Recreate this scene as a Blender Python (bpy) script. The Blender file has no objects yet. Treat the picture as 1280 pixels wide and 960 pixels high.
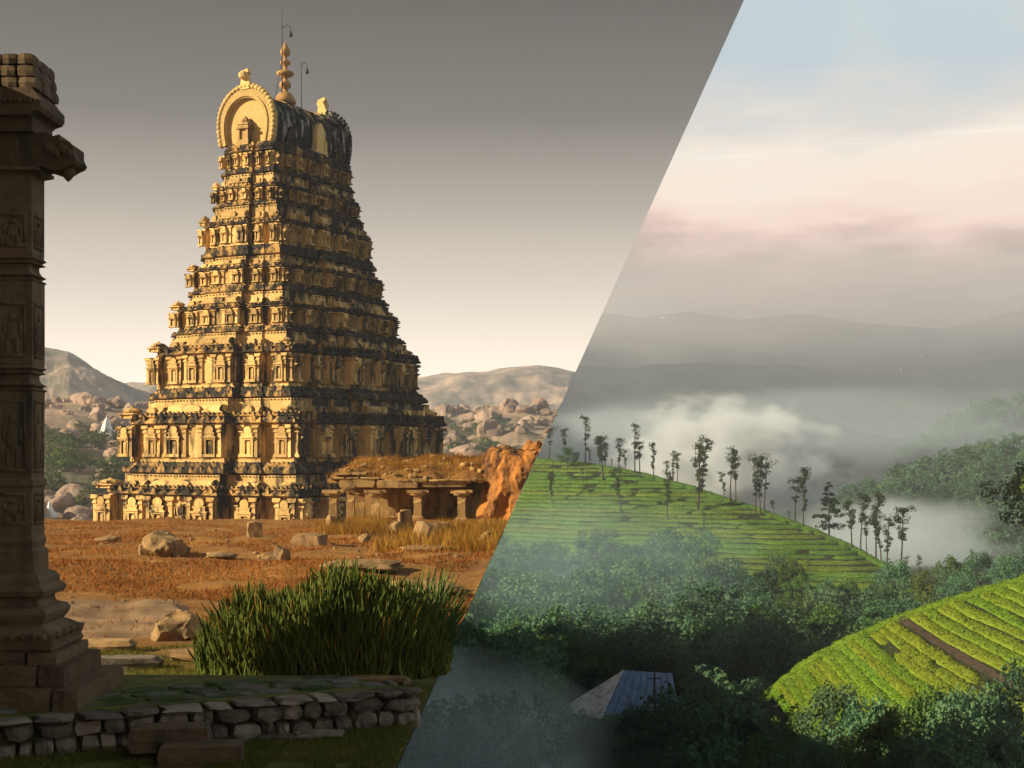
import bpy, math, random
import numpy as np
from math import radians, sin, cos, pi

# ------------------------------------------------------------------ camera, sky, sun, exposure
F = 1758.0                 # focal length in photograph pixels (1280 wide)
HOR = 560.0                # photograph row of the horizon
EYE = 2.6                  # eye height above the grass
sc = bpy.context.scene
col = sc.collection
cam = bpy.data.cameras.new('camera')
cam.sensor_width = 36.0
cam.lens = F / 1280.0 * 36.0
cam.shift_y = (HOR - 480.0) / 1280.0
cam.clip_start = 0.1
cam.clip_end = 20000.0
camo = bpy.data.objects.new('camera', cam)
camo.location = (0, 0, EYE)
camo.rotation_euler = (radians(90), 0, 0)
col.objects.link(camo)
sc.camera = camo

SUN_HEAD = radians(76)     # from straight behind the camera towards the left
SUN_EL = radians(23)
to_sun = np.array([-sin(SUN_HEAD) * cos(SUN_EL), -cos(SUN_HEAD) * cos(SUN_EL), sin(SUN_EL)])
sun = bpy.data.lights.new('sun', 'SUN')
sun.energy = 5.0
sun.angle = radians(0.5)
sun.color = (1.0, 0.85, 0.60)
suno = bpy.data.objects.new('sun', sun)
suno.rotation_euler = (radians(90) - SUN_EL, 0, math.atan2(to_sun[0], -to_sun[1]) * 1.0)
col.objects.link(suno)
suno.location = (0, 0, 60)

def lin(r, g, b):
    f = lambda c: c / 12.92 if c <= 0.04045 else ((c + 0.055) / 1.055) ** 2.4
    return (f(r / 255), f(g / 255), f(b / 255), 1.0)

# the dividing plane of the two lands: x = DK*y + DS*(z-eye)
DK, DS = 36.3 / 1758.0, 0.4531

world = bpy.data.worlds.new('World')
sc.world = world
world.use_nodes = True
wt = world.node_tree
wt.nodes.clear()
def wn(t, **k):
    n = wt.nodes.new(t)
    for a, b in k.items(): setattr(n, a, b)
    return n
def wmath(op, a, b=None, c=None):
    n = wn('ShaderNodeMath', operation=op)
    for i, v in enumerate((a, b, c)):
        if v is None: continue
        if isinstance(v, (int, float)): n.inputs[i].default_value = v
        else: wt.links.new(v, n.inputs[i])
    return n.outputs[0]
def wramp(fac, stops, interp='LINEAR'):
    n = wn('ShaderNodeValToRGB')
    n.color_ramp.interpolation = interp
    els = n.color_ramp.elements
    els[0].position, els[0].color = stops[0]
    els[1].position, els[1].color = stops[-1]
    for p, c in stops[1:-1]:
        e = els.new(p); e.color = c
    wt.links.new(fac, n.inputs[0])
    return n.outputs[0]
tc = wn('ShaderNodeTexCoord')
sep = wn('ShaderNodeSeparateXYZ')
wt.links.new(tc.outputs['Generated'], sep.inputs[0])
X_, Y_, Z_ = sep.outputs
hyp = wmath('SQRT', wmath('ADD', wmath('MULTIPLY', X_, X_), wmath('MULTIPLY', Y_, Y_)))
elev = wmath('DIVIDE', Z_, wmath('MAXIMUM', hyp, 0.001))
# cloud texture stretched along the horizon
mp = wn('ShaderNodeMapping')
mp.inputs['Scale'].default_value = (3.2, 3.2, 13.0)
wt.links.new(tc.outputs['Generated'], mp.inputs[0])
nz = wn('ShaderNodeTexNoise'); nz.inputs['Scale'].default_value = 2.3; nz.inputs['Detail'].default_value = 6; nz.inputs['Roughness'].default_value = 0.55
wt.links.new(mp.outputs[0], nz.inputs[0])
mp2 = wn('ShaderNodeMapping')
mp2.inputs['Scale'].default_value = (3.0, 3.0, 70.0)
wt.links.new(tc.outputs['Generated'], mp2.inputs[0])
nz2 = wn('ShaderNodeTexNoise'); nz2.inputs['Scale'].default_value = 2.0; nz2.inputs['Detail'].default_value = 5
wt.links.new(mp2.outputs[0], nz2.inputs[0])
def em(y): return ((HOR - y) / F + 0.1) / 0.6      # photograph row -> ramp position
e0 = wmath('DIVIDE', wmath('ADD', elev, 0.1), 0.6)
ewob = wmath('ADD', e0, wmath('MULTIPLY', wmath('SUBTRACT', nz.outputs[0], 0.5), 0.21))
left_sky = wramp(e0, [(0.0, lin(150, 135, 118)), (em(560), (1.32, 1.06, .80, 1)), (em(500), (1.42, 1.18, .93, 1)), (em(440), (1.15, .97, .77, 1)),
                      (em(360), lin(214, 198, 181)), (em(260), lin(156, 144, 133)), (em(150), lin(84, 76, 72)),
                      (em(0), lin(50, 45, 43)), (1.0, lin(44, 40, 38))])
right_sky = wramp(ewob, [(0.0, lin(90, 92, 96)), (em(480), lin(112, 114, 120)), (em(400), lin(132, 124, 122)),
                         (em(345), lin(168, 143, 134)), (em(312), lin(214, 178, 166)), (em(285), lin(246, 212, 197)), (em(245), lin(252, 229, 211)),
                         (em(200), lin(246, 232, 218)), (em(150), lin(216, 211, 204)), (em(90), lin(190, 202, 206)), (em(30), lin(192, 205, 209)), (1.0, lin(186, 197, 204))])
# thin bright streaks of broken cloud near photo row 190, blue patch above
band = wmath('MULTIPLY', wmath('MAXIMUM', wmath('SUBTRACT', 1.0, wmath('MULTIPLY', wmath('ABSOLUTE', wmath('SUBTRACT', elev, (HOR - 188) / F)), 55.0)), 0.0), 1.0)
streak = wmath('MULTIPLY', wmath('MAXIMUM', wmath('SUBTRACT', nz2.outputs[0], 0.50), 0.0), 4.5)
streak = wmath('MINIMUM', wmath('MULTIPLY', band, streak), 1.0)
mixs = wn('ShaderNodeMix', data_type='RGBA')
wt.links.new(streak, mixs.inputs[0]); wt.links.new(right_sky, mixs.inputs[6]); mixs.inputs[7].default_value = lin(255, 252, 240)
nz3 = wn('ShaderNodeTexNoise'); nz3.inputs['Scale'].default_value = 7.0; nz3.inputs['Detail'].default_value = 3
wt.links.new(tc.outputs['Generated'], nz3.inputs[0])
bl = wmath('MULTIPLY', wmath('MAXIMUM', wmath('SUBTRACT', nz3.outputs[0], 0.48), 0.0), 4.0)
hi = wmath('MINIMUM', wmath('MAXIMUM', wmath('MULTIPLY', wmath('SUBTRACT', elev, 0.21), 12.0), 0.0), 1.0)
mixb = wn('ShaderNodeMix', data_type='RGBA')
wt.links.new(wmath('MINIMUM', wmath('MULTIPLY', bl, hi), 0.35), mixb.inputs[0]); wt.links.new(mixs.outputs[2], mixb.inputs[6]); mixb.inputs[7].default_value = lin(160, 188, 212)
side = wmath('SUBTRACT', wmath('SUBTRACT', X_, wmath('MULTIPLY', Y_, DK)), wmath('MULTIPLY', Z_, DS))
fac = wmath('GREATER_THAN', side, 0.0)
mixw = wn('ShaderNodeMix', data_type='RGBA')
wt.links.new(fac, mixw.inputs[0]); wt.links.new(left_sky, mixw.inputs[6]); wt.links.new(mixb.outputs[2], mixw.inputs[7])
bg = wn('ShaderNodeBackground'); bg.inputs[1].default_value = 0.53
wt.links.new(mixw.outputs[2], bg.inputs[0])
wo = wn('ShaderNodeOutputWorld'); wt.links.new(bg.outputs[0], wo.inputs[0])

sc.view_settings.view_transform = 'Standard'
sc.view_settings.look = 'None'
sc.view_settings.exposure = 1.02
sc.view_settings.gamma = 1.0
sc.render.engine = 'CYCLES'
cy = sc.cycles
cy.use_denoising = True
cy.max_bounces = 6; cy.diffuse_bounces = 3; cy.glossy_bounces = 2; cy.transmission_bounces = 2
cy.transparent_max_bounces = 6; cy.volume_bounces = 1
cy.sample_clamp_indirect = 3.0
cy.volume_step_rate = 1.0

# ------------------------------------------------------------------ helpers
rng = np.random.RandomState(11)
random.seed(5)

def P(px, py, d):
    return np.array([(px - 640.0) / F * d, d, EYE + (HOR - py) / F * d])

def _hash(ix, iy, iz):
    h = (ix.astype(np.uint64) * np.uint64(374761393) + iy.astype(np.uint64) * np.uint64(668265263) + iz.astype(np.uint64) * np.uint64(2246822519)) & np.uint64(0xffffffff)
    h = ((h ^ (h >> np.uint64(13))) * np.uint64(1274126177)) & np.uint64(0xffffffff)
    h = h ^ (h >> np.uint64(16))
    return h.astype(np.float64) / 4294967295.0
def vnoise(p):
    p = np.asarray(p, dtype=np.float64) + 1000.0
    i = np.floor(p).astype(np.int64); f = p - i; f = f * f * (3 - 2 * f)
    r = 0
    for a in (0, 1):
        for b in (0, 1):
            for c in (0, 1):
                w = (f[:, 0] if a else 1 - f[:, 0]) * (f[:, 1] if b else 1 - f[:, 1]) * (f[:, 2] if c else 1 - f[:, 2])
                r = r + w * _hash(i[:, 0] + a, i[:, 1] + b, i[:, 2] + c)
    return r * 2 - 1
def fbm(p, octv=4, gain=0.5):
    p = np.asarray(p, dtype=np.float64)
    s = 0; a = 1.0
    for k in range(octv):
        s = s + a * vnoise(p * (2.03 ** k) + 17.3 * k)
        a *= gain
    return s
def n2(x, y, s, octv=4, seed=0.0):
    x = np.asarray(x, float).ravel(); y = np.asarray(y, float).ravel()
    return fbm(np.stack([x / s, y / s, np.full_like(x, 3.7 + seed)], 1), octv)

def clampL(v, eps=0.0):
    v = np.array(v, float)
    v[:, 0] = np.minimum(v[:, 0], DK * v[:, 1] + DS * (v[:, 2] - EYE) - eps)
    return v
def clampR(v, eps=0.0):
    v = np.array(v, float)
    v[:, 0] = np.maximum(v[:, 0], DK * v[:, 1] + DS * (v[:, 2] - EYE) + eps)
    return v

class MB:
    def __init__(s): s.v = []; s.f = []
    def n(s): return len(s.v)
    def add(s, verts, faces):
        b = len(s.v)
        s.v.extend([tuple(map(float, p)) for p in verts])
        s.f.extend([tuple(i + b for i in f) for f in faces])
    def box(s, x0, y0, z0, x1, y1, z1):
        s.add([(x0, y0, z0), (x1, y0, z0), (x1, y1, z0), (x0, y1, z0), (x0, y0, z1), (x1, y0, z1), (x1, y1, z1), (x0, y1, z1)],
              [(0, 3, 2, 1), (4, 5, 6, 7), (0, 1, 5, 4), (1, 2, 6, 5), (2, 3, 7, 6), (3, 0, 4, 7)])
    def stack(s, prof, cx=0, cy_=0, ay=1.0, n=4, rot=pi / 4):
        """closed stack of regular rings: prof = [(z, half-width)]"""
        k = 1 / cos(pi / n)
        vs = []; fs = []
        for z, r in prof:
            for i in range(n):
                a = rot + 2 * pi * i / n
                vs.append((cx + r * k * cos(a), cy_ + r * k * sin(a) * ay, z))
        for j in range(len(prof) - 1):
            for i in range(n):
                fs.append((j * n + i, j * n + (i + 1) % n, (j + 1) * n + (i + 1) % n, (j + 1) * n + i))
        fs.append(tuple(range(n - 1, -1, -1)))
        fs.append(tuple((len(prof) - 1) * n + i for i in range(n)))
        s.add(vs, fs)
    def tube(s, pts, radii, n=6):
        pts = [np.array(p, float) for p in pts]
        vs = []; fs = []
        for j, p in enumerate(pts):
            t = pts[min(j + 1, len(pts) - 1)] - pts[max(j - 1, 0)]
            t = t / (np.linalg.norm(t) + 1e-9)
            a = np.cross(t, (0.31, 0.9, 0.1) if abs(t[2]) > .8 else (0, 0, 1)); a /= np.linalg.norm(a) + 1e-9
            b = np.cross(t, a)
            for i in range(n):
                q = p + radii[j] * (cos(2 * pi * i / n) * a + sin(2 * pi * i / n) * b)
                vs.append(q)
        for j in range(len(pts) - 1):
            for i in range(n):
                fs.append((j * n + i, j * n + (i + 1) % n, (j + 1) * n + (i + 1) % n, (j + 1) * n + i))
        fs.append(tuple(range(n))); fs.append(tuple((len(pts) - 1) * n + i for i in range(n)))
        s.add(vs, fs)
    def mesh(s, name, mat, smooth=False):
        return mesh_from(name, s.v, s.f, mat, smooth)
    def obj(s, name, mat, parent=None, smooth=False):
        return link(name, s.mesh(name, mat, smooth), parent)

def mesh_from(name, v, f, mat, smooth=False):
    me = bpy.data.meshes.new(name)
    v = v.tolist() if isinstance(v, np.ndarray) else v
    f = f.tolist() if isinstance(f, np.ndarray) else f
    me.from_pydata(v, [], f)
    if mat is not None: me.materials.append(mat)
    if smooth: me.polygons.foreach_set('use_smooth', [True] * len(me.polygons))
    me.update()
    return me
def link(name, me, parent=None, loc=None, rot=None, scale=None):
    o = bpy.data.objects.new(name, me)
    col.objects.link(o)
    if parent is not None: o.parent = parent
    if loc is not None: o.location = tuple(loc)
    if rot is not None: o.rotation_euler = rot
    if scale is not None: o.scale = (scale,) * 3 if isinstance(scale, (int, float)) else scale
    return o
def tag(o, label=None, cat=None, group=None, kind=None):
    if label: o['label'] = label
    if cat: o['category'] = cat
    if group: o['group'] = group
    if kind: o['kind'] = kind
    return o
def thing(name, label, cat, loc=(0, 0, 0), rz=0.0, group=None):
    o = link(name, None, None, loc, (0, 0, rz))
    return tag(o, label, cat, group)
def grid(nu, nv):
    i = np.arange(nu - 1)[:, None] * nv + np.arange(nv - 1)[None, :]
    return np.stack([i, i + nv, i + nv + 1, i + 1], -1).reshape(-1, 4)

# ------------------------------------------------------------------ materials
class Mat:
    def __init__(s, name, rough=0.9):
        s.m = bpy.data.materials.new(name); s.m.use_nodes = True
        s.t = s.m.node_tree; s.b = s.t.nodes['Principled BSDF']
        s.b.inputs['Roughness'].default_value = rough
        s.b.inputs['Specular IOR Level'].default_value = 0.2
        s.co = s.t.nodes.new('ShaderNodeTexCoord').outputs['Object']
    def use_world(s):
        s.co = s.t.nodes.new('ShaderNodeNewGeometry').outputs['Position']; return s
    def n(s, t, **k):
        n = s.t.nodes.new(t)
        for a, b in k.items(): setattr(n, a, b)
        return n
    def noise(s, scale, detail=5, rough=0.6, stretch=None, dist=0.0):
        src = s.co
        if stretch:
            m = s.n('ShaderNodeMapping'); m.inputs['Scale'].default_value = stretch
            s.t.links.new(src, m.inputs[0]); src = m.outputs[0]
        n = s.n('ShaderNodeTexNoise'); n.inputs['Scale'].default_value = scale
        n.inputs['Detail'].default_value = detail; n.inputs['Roughness'].default_value = rough; n.inputs['Distortion'].default_value = dist
        s.t.links.new(src, n.inputs[0])
        return n.outputs[0]
    def ramp(s, fac, stops):
        n = s.n('ShaderNodeValToRGB'); els = n.color_ramp.elements
        els[0].position = stops[0][0]; els[0].color = (*stops[0][1], 1)
        els[1].position = stops[-1][0]; els[1].color = (*stops[-1][1], 1)
        for p, c in stops[1:-1]:
            e = els.new(p); e.color = (*c, 1)
        s.t.links.new(fac, n.inputs[0]); return n.outputs[0]
    def mix(s, fac, a, b, mode='MIX'):
        n = s.n('ShaderNodeMix', data_type='RGBA', blend_type=mode)
        for i, v in ((0, fac), (6, a), (7, b)):
            if isinstance(v, (int, float)): n.inputs[i].default_value = v
            elif isinstance(v, tuple): n.inputs[i].default_value = (*v, 1)
            else: s.t.links.new(v, n.inputs[i])
        return n.outputs[2]
    def math(s, op, a, b=0.0):
        n = s.n('ShaderNodeMath', operation=op)
        for i, v in ((0, a), (1, b)):
            if isinstance(v, (int, float)): n.inputs[i].default_value = v
            else: s.t.links.new(v, n.inputs[i])
        return n.outputs[0]
    def sat(s, v, lo, hi):
        n = s.n('ShaderNodeMapRange'); n.inputs[1].default_value = lo; n.inputs[2].default_value = hi
        s.t.links.new(v, n.inputs[0]); return n.outputs[0]
    def color(s, c): s.t.links.new(c, s.b.inputs['Base Color']); return s
    def bump(s, h, strength=0.5, dist=0.1):
        n = s.n('ShaderNodeBump'); n.inputs['Strength'].default_value = strength; n.inputs['Distance'].default_value = dist
        s.t.links.new(h, n.inputs['Height']); s.t.links.new(n.outputs[0], s.b.inputs['Normal']); return s
    def objrand(s): return s.n('ShaderNodeObjectInfo').outputs['Random']

def stone_mat(name, c0, c1, c2, stain, lo, hi, scale=1.0, world=True, bump=0.5, bdist=0.08, moss=None, side_gain=0.0, spread=0.22):
    m = Mat(name)
    if world: m.use_world()
    base = m.ramp(m.noise(0.9 * scale, 6), [(0.3, c0), (0.5, c1), (0.72, c2)])
    fine = m.noise(6.0 * scale, 6, 0.7)
    base = m.mix(0.55, base, m.ramp(fine, [(0.25, tuple(x * 0.55 for x in c1)), (0.6, c2)]), 'MIX')
    streak = m.noise(0.8 * scale, 6, 0.65, (1.3, 1.3, 0.35))
    if side_gain:      # stain colour thickens on faces turned to the tower's long side
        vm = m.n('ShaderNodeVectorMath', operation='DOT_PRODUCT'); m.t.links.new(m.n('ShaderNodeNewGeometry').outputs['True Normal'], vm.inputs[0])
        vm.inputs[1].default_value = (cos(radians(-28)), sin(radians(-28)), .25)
        streak = m.math('ADD', streak, m.math('MULTIPLY', m.math('MAXIMUM', vm.outputs['Value'], 0.0), side_gain))
    f = m.sat(streak, lo, hi)
    c = m.mix(f, base, stain)
    if moss:
        c = m.mix(m.sat(m.noise(0.6 * scale, 4), moss[1], moss[2]), c, moss[0])
    rnd = m.math('ADD', m.math('MULTIPLY', m.objrand(), 2 * spread), 1 - spread)
    hs = m.n('ShaderNodeHueSaturation'); m.t.links.new(rnd, hs.inputs['Value']); m.t.links.new(c, hs.inputs['Color'])
    m.color(hs.outputs[0])
    m.bump(m.noise(4.0 * scale, 8, 0.7), bump, bdist)
    return m.m

M = {}
BLK = (0.028, 0.024, 0.018)
M['temple'] = stone_mat('temple_stone', (0.44, 0.24, 0.065), (0.57, 0.35, 0.11), (0.68, 0.47, 0.19), BLK, 0.53, 0.66, 0.7, side_gain=.13, spread=.34)
M['temple_dark'] = stone_mat('temple_weathered', (0.36, 0.175, 0.042), (0.46, 0.25, 0.068), (0.56, 0.35, 0.12), BLK, 0.395, 0.53, 0.9, side_gain=.12)
M['temple_vault'] = stone_mat('vault_weathered', (0.16, 0.14, 0.12), (0.3, 0.27, 0.22), (0.5, 0.46, 0.38), (0.016, 0.015, 0.014), 0.38, 0.48, 1.3)
M['temple_gable'] = stone_mat('gable_plaster', (0.50, 0.32, 0.095), (0.58, 0.39, 0.13), (0.64, 0.45, 0.18), BLK, 0.66, 0.9, 0.6, bump=0.2)
M['copper'] = stone_mat('aged_brass', (0.40, 0.20, 0.07), (0.48, 0.26, 0.09), (0.55, 0.32, 0.12), BLK, 0.7, 0.9, 2.0, bump=0.2)
M['iron'] = stone_mat('iron', (0.05, 0.05, 0.05), (0.06, 0.06, 0.06), (0.08, 0.08, 0.08), BLK, 0.6, 0.9)
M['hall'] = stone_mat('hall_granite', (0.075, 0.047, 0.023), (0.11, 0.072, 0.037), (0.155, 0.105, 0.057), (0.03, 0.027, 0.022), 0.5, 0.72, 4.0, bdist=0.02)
M['wallstone'] = stone_mat('wall_granite', (0.13, 0.098, 0.064), (0.19, 0.148, 0.10), (0.27, 0.22, 0.165), (0.03, 0.03, 0.026), 0.48, 0.68, 5.0, bdist=0.02, spread=0.5)
M['flag'] = stone_mat('flagstone', (0.07, 0.063, 0.05), (0.11, 0.10, 0.08), (0.17, 0.155, 0.13), (0.03, 0.03, 0.026), 0.5, 0.7, 4.0, bdist=0.015, moss=((0.035, 0.06, 0.012), 0.42, 0.55))
M['rock'] = stone_mat('field_granite', (0.21, 0.11, 0.038), (0.30, 0.175, 0.068), (0.38, 0.245, 0.11), (0.06, 0.042, 0.026), 0.46, 0.68, 2.0, bdist=0.04)
M['outcrop'] = stone_mat('outcrop_rock', (0.24, 0.078, 0.014), (0.38, 0.14, 0.026), (0.48, 0.21, 0.05), (0.07, 0.035, 0.018), 0.45, 0.63, 1.1, bdist=0.2, bump=0.8)
M['pavilion'] = stone_mat('pavilion_granite', (0.29, 0.15, 0.045), (0.41, 0.235, 0.08), (0.51, 0.33, 0.13), (0.06, 0.045, 0.03), 0.5, 0.7, 2.0, bdist=0.05)
M['boulder'] = stone_mat('far_boulder', (0.17, 0.115, 0.08), (0.28, 0.19, 0.135), (0.38, 0.27, 0.20), (0.07, 0.06, 0.05), 0.5, 0.72, 0.06, bdist=0.8)
M['dark_inside'] = stone_mat('dark_passage', (0.05, 0.035, 0.02), (0.06, 0.045, 0.025), (0.07, 0.05, 0.03), BLK, 0.5, 0.8)

def ground_mat():
    m = Mat('dry_grass_ground').use_world()
    a = m.ramp(m.noise(0.25, 6, 0.65), [(0.30, (0.09, 0.038, 0.012)), (0.46, (0.22, 0.098, 0.022)), (0.66, (0.39, 0.195, 0.046))])
    a = m.mix(0.5, a, m.ramp(m.noise(5.0, 6, 0.75), [(0.34, (0.07, 0.03, 0.01)), (0.62, (0.38, 0.185, 0.042))]))
    # short green turf near the platform, dry grass farther on
    sx = m.n('ShaderNodeSeparateXYZ'); m.t.links.new(m.co, sx.inputs[0])
    y = m.math('ADD', sx.outputs[1], m.math('MULTIPLY', m.math('SUBTRACT', m.noise(0.7, 4), 0.5), 7.0))
    near = m.sat(y, 18.0, 15.0)
    g = m.ramp(m.noise(3.0, 6, 0.7), [(0.3, (0.05, 0.06, 0.014)), (0.5, (0.11, 0.115, 0.025)), (0.7, (0.20, 0.17, 0.05))])
    c = m.mix(near, a, g)
    far = m.sat(sx.outputs[1], 180.0, 320.0)
    fg = m.ramp(m.noise(0.02, 6, 0.65), [(0.35, (0.06, 0.085, 0.025)), (0.5, (0.14, 0.13, 0.06)), (0.65, (0.34, 0.23, 0.14))])
    c = m.mix(far, c, fg)
    m.color(c); m.bump(m.noise(7.0, 8, 0.75), 0.7, 0.08)
    return m.m
M['ground'] = ground_mat()
def simple(name, stops, scale, bump=0.4, bdist=0.05, world=True, rough=0.9, detail=6):
    m = Mat(name, rough)
    if world: m.use_world()
    m.color(m.ramp(m.noise(scale, detail, 0.65), stops)); m.bump(m.noise(scale * 4, 6, 0.7), bump, bdist)
    return m.m
M['rocksheet'] = simple('bare_rock_path', [(0.3, (0.13, 0.075, 0.035)), (0.5, (0.23, 0.14, 0.068)), (0.7, (0.31, 0.205, 0.11))], 0.8, 0.5, 0.06)
M['cliff'] = simple('cliff_rock', [(0.3, (0.10, 0.06, 0.035)), (0.55, (0.22, 0.14, 0.08)), (0.7, (0.3, 0.2, 0.12))], 0.5, 0.8, 0.3)
M['farhill'] = simple('scrub_hill', [(0.32, (0.07, 0.075, 0.04)), (0.48, (0.20, 0.15, 0.10)), (0.62, (0.38, 0.27, 0.19))], 0.02, 0.5, 2.0)
M['forest_floor'] = simple('forest_floor', [(0.3, (0.015, 0.03, 0.014)), (0.6, (0.03, 0.055, 0.02)), (0.75, (0.05, 0.075, 0.025))], 0.15, 0.4, 0.3)
M['mountain'] = simple('mountain_forest', [(0.3, (0.010, 0.018, 0.016)), (0.52, (0.018, 0.027, 0.021)), (0.7, (0.04, 0.045, 0.032))], 0.012, 0.5, 6.0)
M['tea_soil'] = simple('tea_soil', [(0.3, (0.014, 0.020, 0.006)), (0.6, (0.024, 0.032, 0.009)), (0.75, (0.034, 0.04, 0.012))], 0.7, 0.4, 0.1)
M['dirt'] = simple('dirt_path', [(0.3, (0.035, 0.03, 0.018)), (0.55, (0.075, 0.05, 0.034)), (0.75, (0.10, 0.07, 0.045))], 1.5, 0.4, 0.1)
M['bark'] = simple('bark', [(0.3, (0.04, 0.032, 0.024)), (0.6, (0.075, 0.06, 0.045))], 3.0, 0.4, 0.03, world=False)
M['white_paint'] = simple('white_paint', [(0.3, (0.62, 0.62, 0.6)), (0.7, (0.8, 0.8, 0.78))], 1.0, 0.1, 0.01)

def leaf_mat(name, cols, transl=0.25, vary=0.5, scale=0.35):
    m = Mat(name, 0.85); m.b.inputs['Specular IOR Level'].default_value = 0.08
    m.use_world()
    c = m.ramp(m.noise(scale, 4, 0.7), [(0.25, cols[0]), (0.5, cols[1]), (0.72, cols[2])])
    rnd = m.math('ADD', m.math('MULTIPLY', m.objrand(), vary), 1 - vary / 2)
    hs = m.n('ShaderNodeHueSaturation'); m.t.links.new(rnd, hs.inputs['Value']); m.t.links.new(c, hs.inputs['Color'])
    hue = m.math('ADD', m.math('MULTIPLY', m.math('FRACT', m.math('MULTIPLY', m.objrand(), 7.31)), 0.05), 0.475)
    m.t.links.new(hue, hs.inputs['Hue'])
    m.color(hs.outputs[0])
    tr = m.n('ShaderNodeBsdfTranslucent'); m.t.links.new(hs.outputs[0], tr.inputs[0])
    mx = m.n('ShaderNodeMixShader'); mx.inputs[0].default_value = transl
    m.t.links.new(m.b.outputs[0], mx.inputs[1]); m.t.links.new(tr.outputs[0], mx.inputs[2])
    out = [n for n in m.t.nodes if n.type == 'OUTPUT_MATERIAL'][0]
    m.t.links.new(mx.outputs[0], out.inputs[0])
    return m.m
M['leaf'] = leaf_mat('broad_leaves', [(0.05, 0.105, 0.055), (0.08, 0.16, 0.078), (0.12, 0.20, 0.085)], vary=.7)
M['leaf_bright'] = leaf_mat('bright_leaves', [(0.06, 0.11, 0.024), (0.10, 0.17, 0.034), (0.15, 0.21, 0.05)])
M['leaf_thin'] = leaf_mat('slender_tree_leaves', [(0.03, 0.045, 0.022), (0.045, 0.065, 0.03), (0.07, 0.085, 0.04)])
M['needles'] = leaf_mat('conifer_needles', [(0.012, 0.028, 0.014), (0.02, 0.04, 0.018), (0.035, 0.055, 0.024)], 0.1)
M['tea'] = leaf_mat('tea_leaves', [(0.10, 0.17, 0.014), (0.16, 0.245, 0.02), (0.215, 0.295, 0.03)], 0.25, 0.12, 2.6)
M['tea_ridge'] = leaf_mat('ridge_tea_leaves', [(0.065, 0.125, 0.018), (0.105, 0.18, 0.026), (0.15, 0.225, 0.036)], 0.2, 0.12, 1.4)
M['spurge'] = leaf_mat('green_stems', [(0.045, 0.06, 0.012), (0.09, 0.112, 0.02), (0.17, 0.19, 0.038)], 0.1, 0.1, 2.0)
M['straw'] = leaf_mat('dry_grass', [(0.14, 0.055, 0.012), (0.29, 0.132, 0.024), (0.48, 0.25, 0.05)], 0.3, 0.1, 0.35)
M['turf'] = leaf_mat('short_grass', [(0.05, 0.075, 0.012), (0.10, 0.12, 0.02), (0.19, 0.18, 0.04)], 0.3, 0.1, 1.3)
M['scrub'] = leaf_mat('scrub_leaves', [(0.05, 0.08, 0.02), (0.085, 0.12, 0.03), (0.13, 0.15, 0.045)], 0.2)

# ------------------------------------------------------------------ left land: ground
GY = [-40, 0, 13, 14.5, 17, 20, 25, 29, 31, 34, 50, 75, 92, 112, 176, 205, 300, 400, 1000, 4000]
GZ = [0, 0, 0, .10, .08, 0, -.25, -.50, -.38, -.20, -.55, -1.2, -4.2, -6, -6.6, -24, -27, -27, -24, -20]  # unseen ground past the tower sunk to cast less shadow on the valley
def zL(x, y):
    x = np.atleast_1d(np.asarray(x, float)); y = np.atleast_1d(np.asarray(y, float))
    z = np.interp(y, GY, GZ)
    a = np.interp(y, [0, 13, 20, 30, 75, 120, 400, 1500], [.02, .03, .09, .17, .28, .4, 1.5, 4])
    z = z + a * n2(x, y, 9.0, 3) * 0.7 + np.interp(y, [0, 14, 20, 40, 90, 200], [.006, .012, .05, .09, .12, .1]) * n2(x, y, 1.3, 4, 9)
    ss_ = lambda q: np.clip(q, 0, 1) ** 2 * (3 - 2 * np.clip(q, 0, 1))
    return z - 15 * ss_((x + 11) / 10) * ss_((y - 84) / 14) * ss_((205 - y) / 25)      # unseen land east of the tower, lowered so sun reaches the valley
def edge_x(y):
    y = np.atleast_1d(np.asarray(y, float)); x = DK * y - 1.2
    for _ in range(60): x = .75 * x + .25 * (DK * y + DS * (zL(x, y) - EYE))
    return x
def ground_hit(px, py):
    ds = np.concatenate([np.arange(8, 100, .1), np.arange(100, 1500, 2.0)])
    xs = (px - 640) / F * ds
    yy = HOR - (zL(xs, ds) - EYE) * F / ds
    i = np.argmax(yy <= py)
    d = ds[i]
    return np.array([(px - 640) / F * d, d, zL(xs[i:i + 1], ds[i:i + 1])[0]])

ys = np.concatenate([np.arange(-34, 9, 2.0), np.arange(9, 80, .32), np.geomspace(80, 3300, 75)])
ncol = 150
w = (np.linspace(0, 1, ncol) ** 2.0)
xe = edge_x(ys)
Wm = 26 + 0.72 * np.abs(ys)
GXx = xe[:, None] - w[None, :] * Wm[:, None]
GYy = np.repeat(ys[:, None], ncol, 1)
GZz = zL(GXx.ravel(), GYy.ravel()).reshape(GXx.shape)
gv = np.stack([GXx, GYy, GZz], -1).reshape(-1, 3)
gf = grid(len(ys), ncol)[:, ::-1]
ground = link('ground', mesh_from('ground', gv, gf, M['ground'], True))
tag(ground, kind='structure')
# undercut rock face below the edge of the plateau
hs_ = np.array([0, .25, .8, 2.0, 5.0, 12.0, 30.0, 60.0])
cv = []
for k, h in enumerate(hs_):
    jit = n2(ys, np.full_like(ys, h * 3.0), 2.5, 4, 3) * min(0.35 * h, 1.5)
    cv.append(np.stack([xe - .62 * h - np.abs(jit), ys, GZz[:, 0] - h], 1))
cv = np.stack(cv, 1).reshape(-1, 3)
tag(link('cliff', mesh_from('cliff', cv, grid(len(ys), len(hs_)), M['cliff'], True)), kind='structure')

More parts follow.
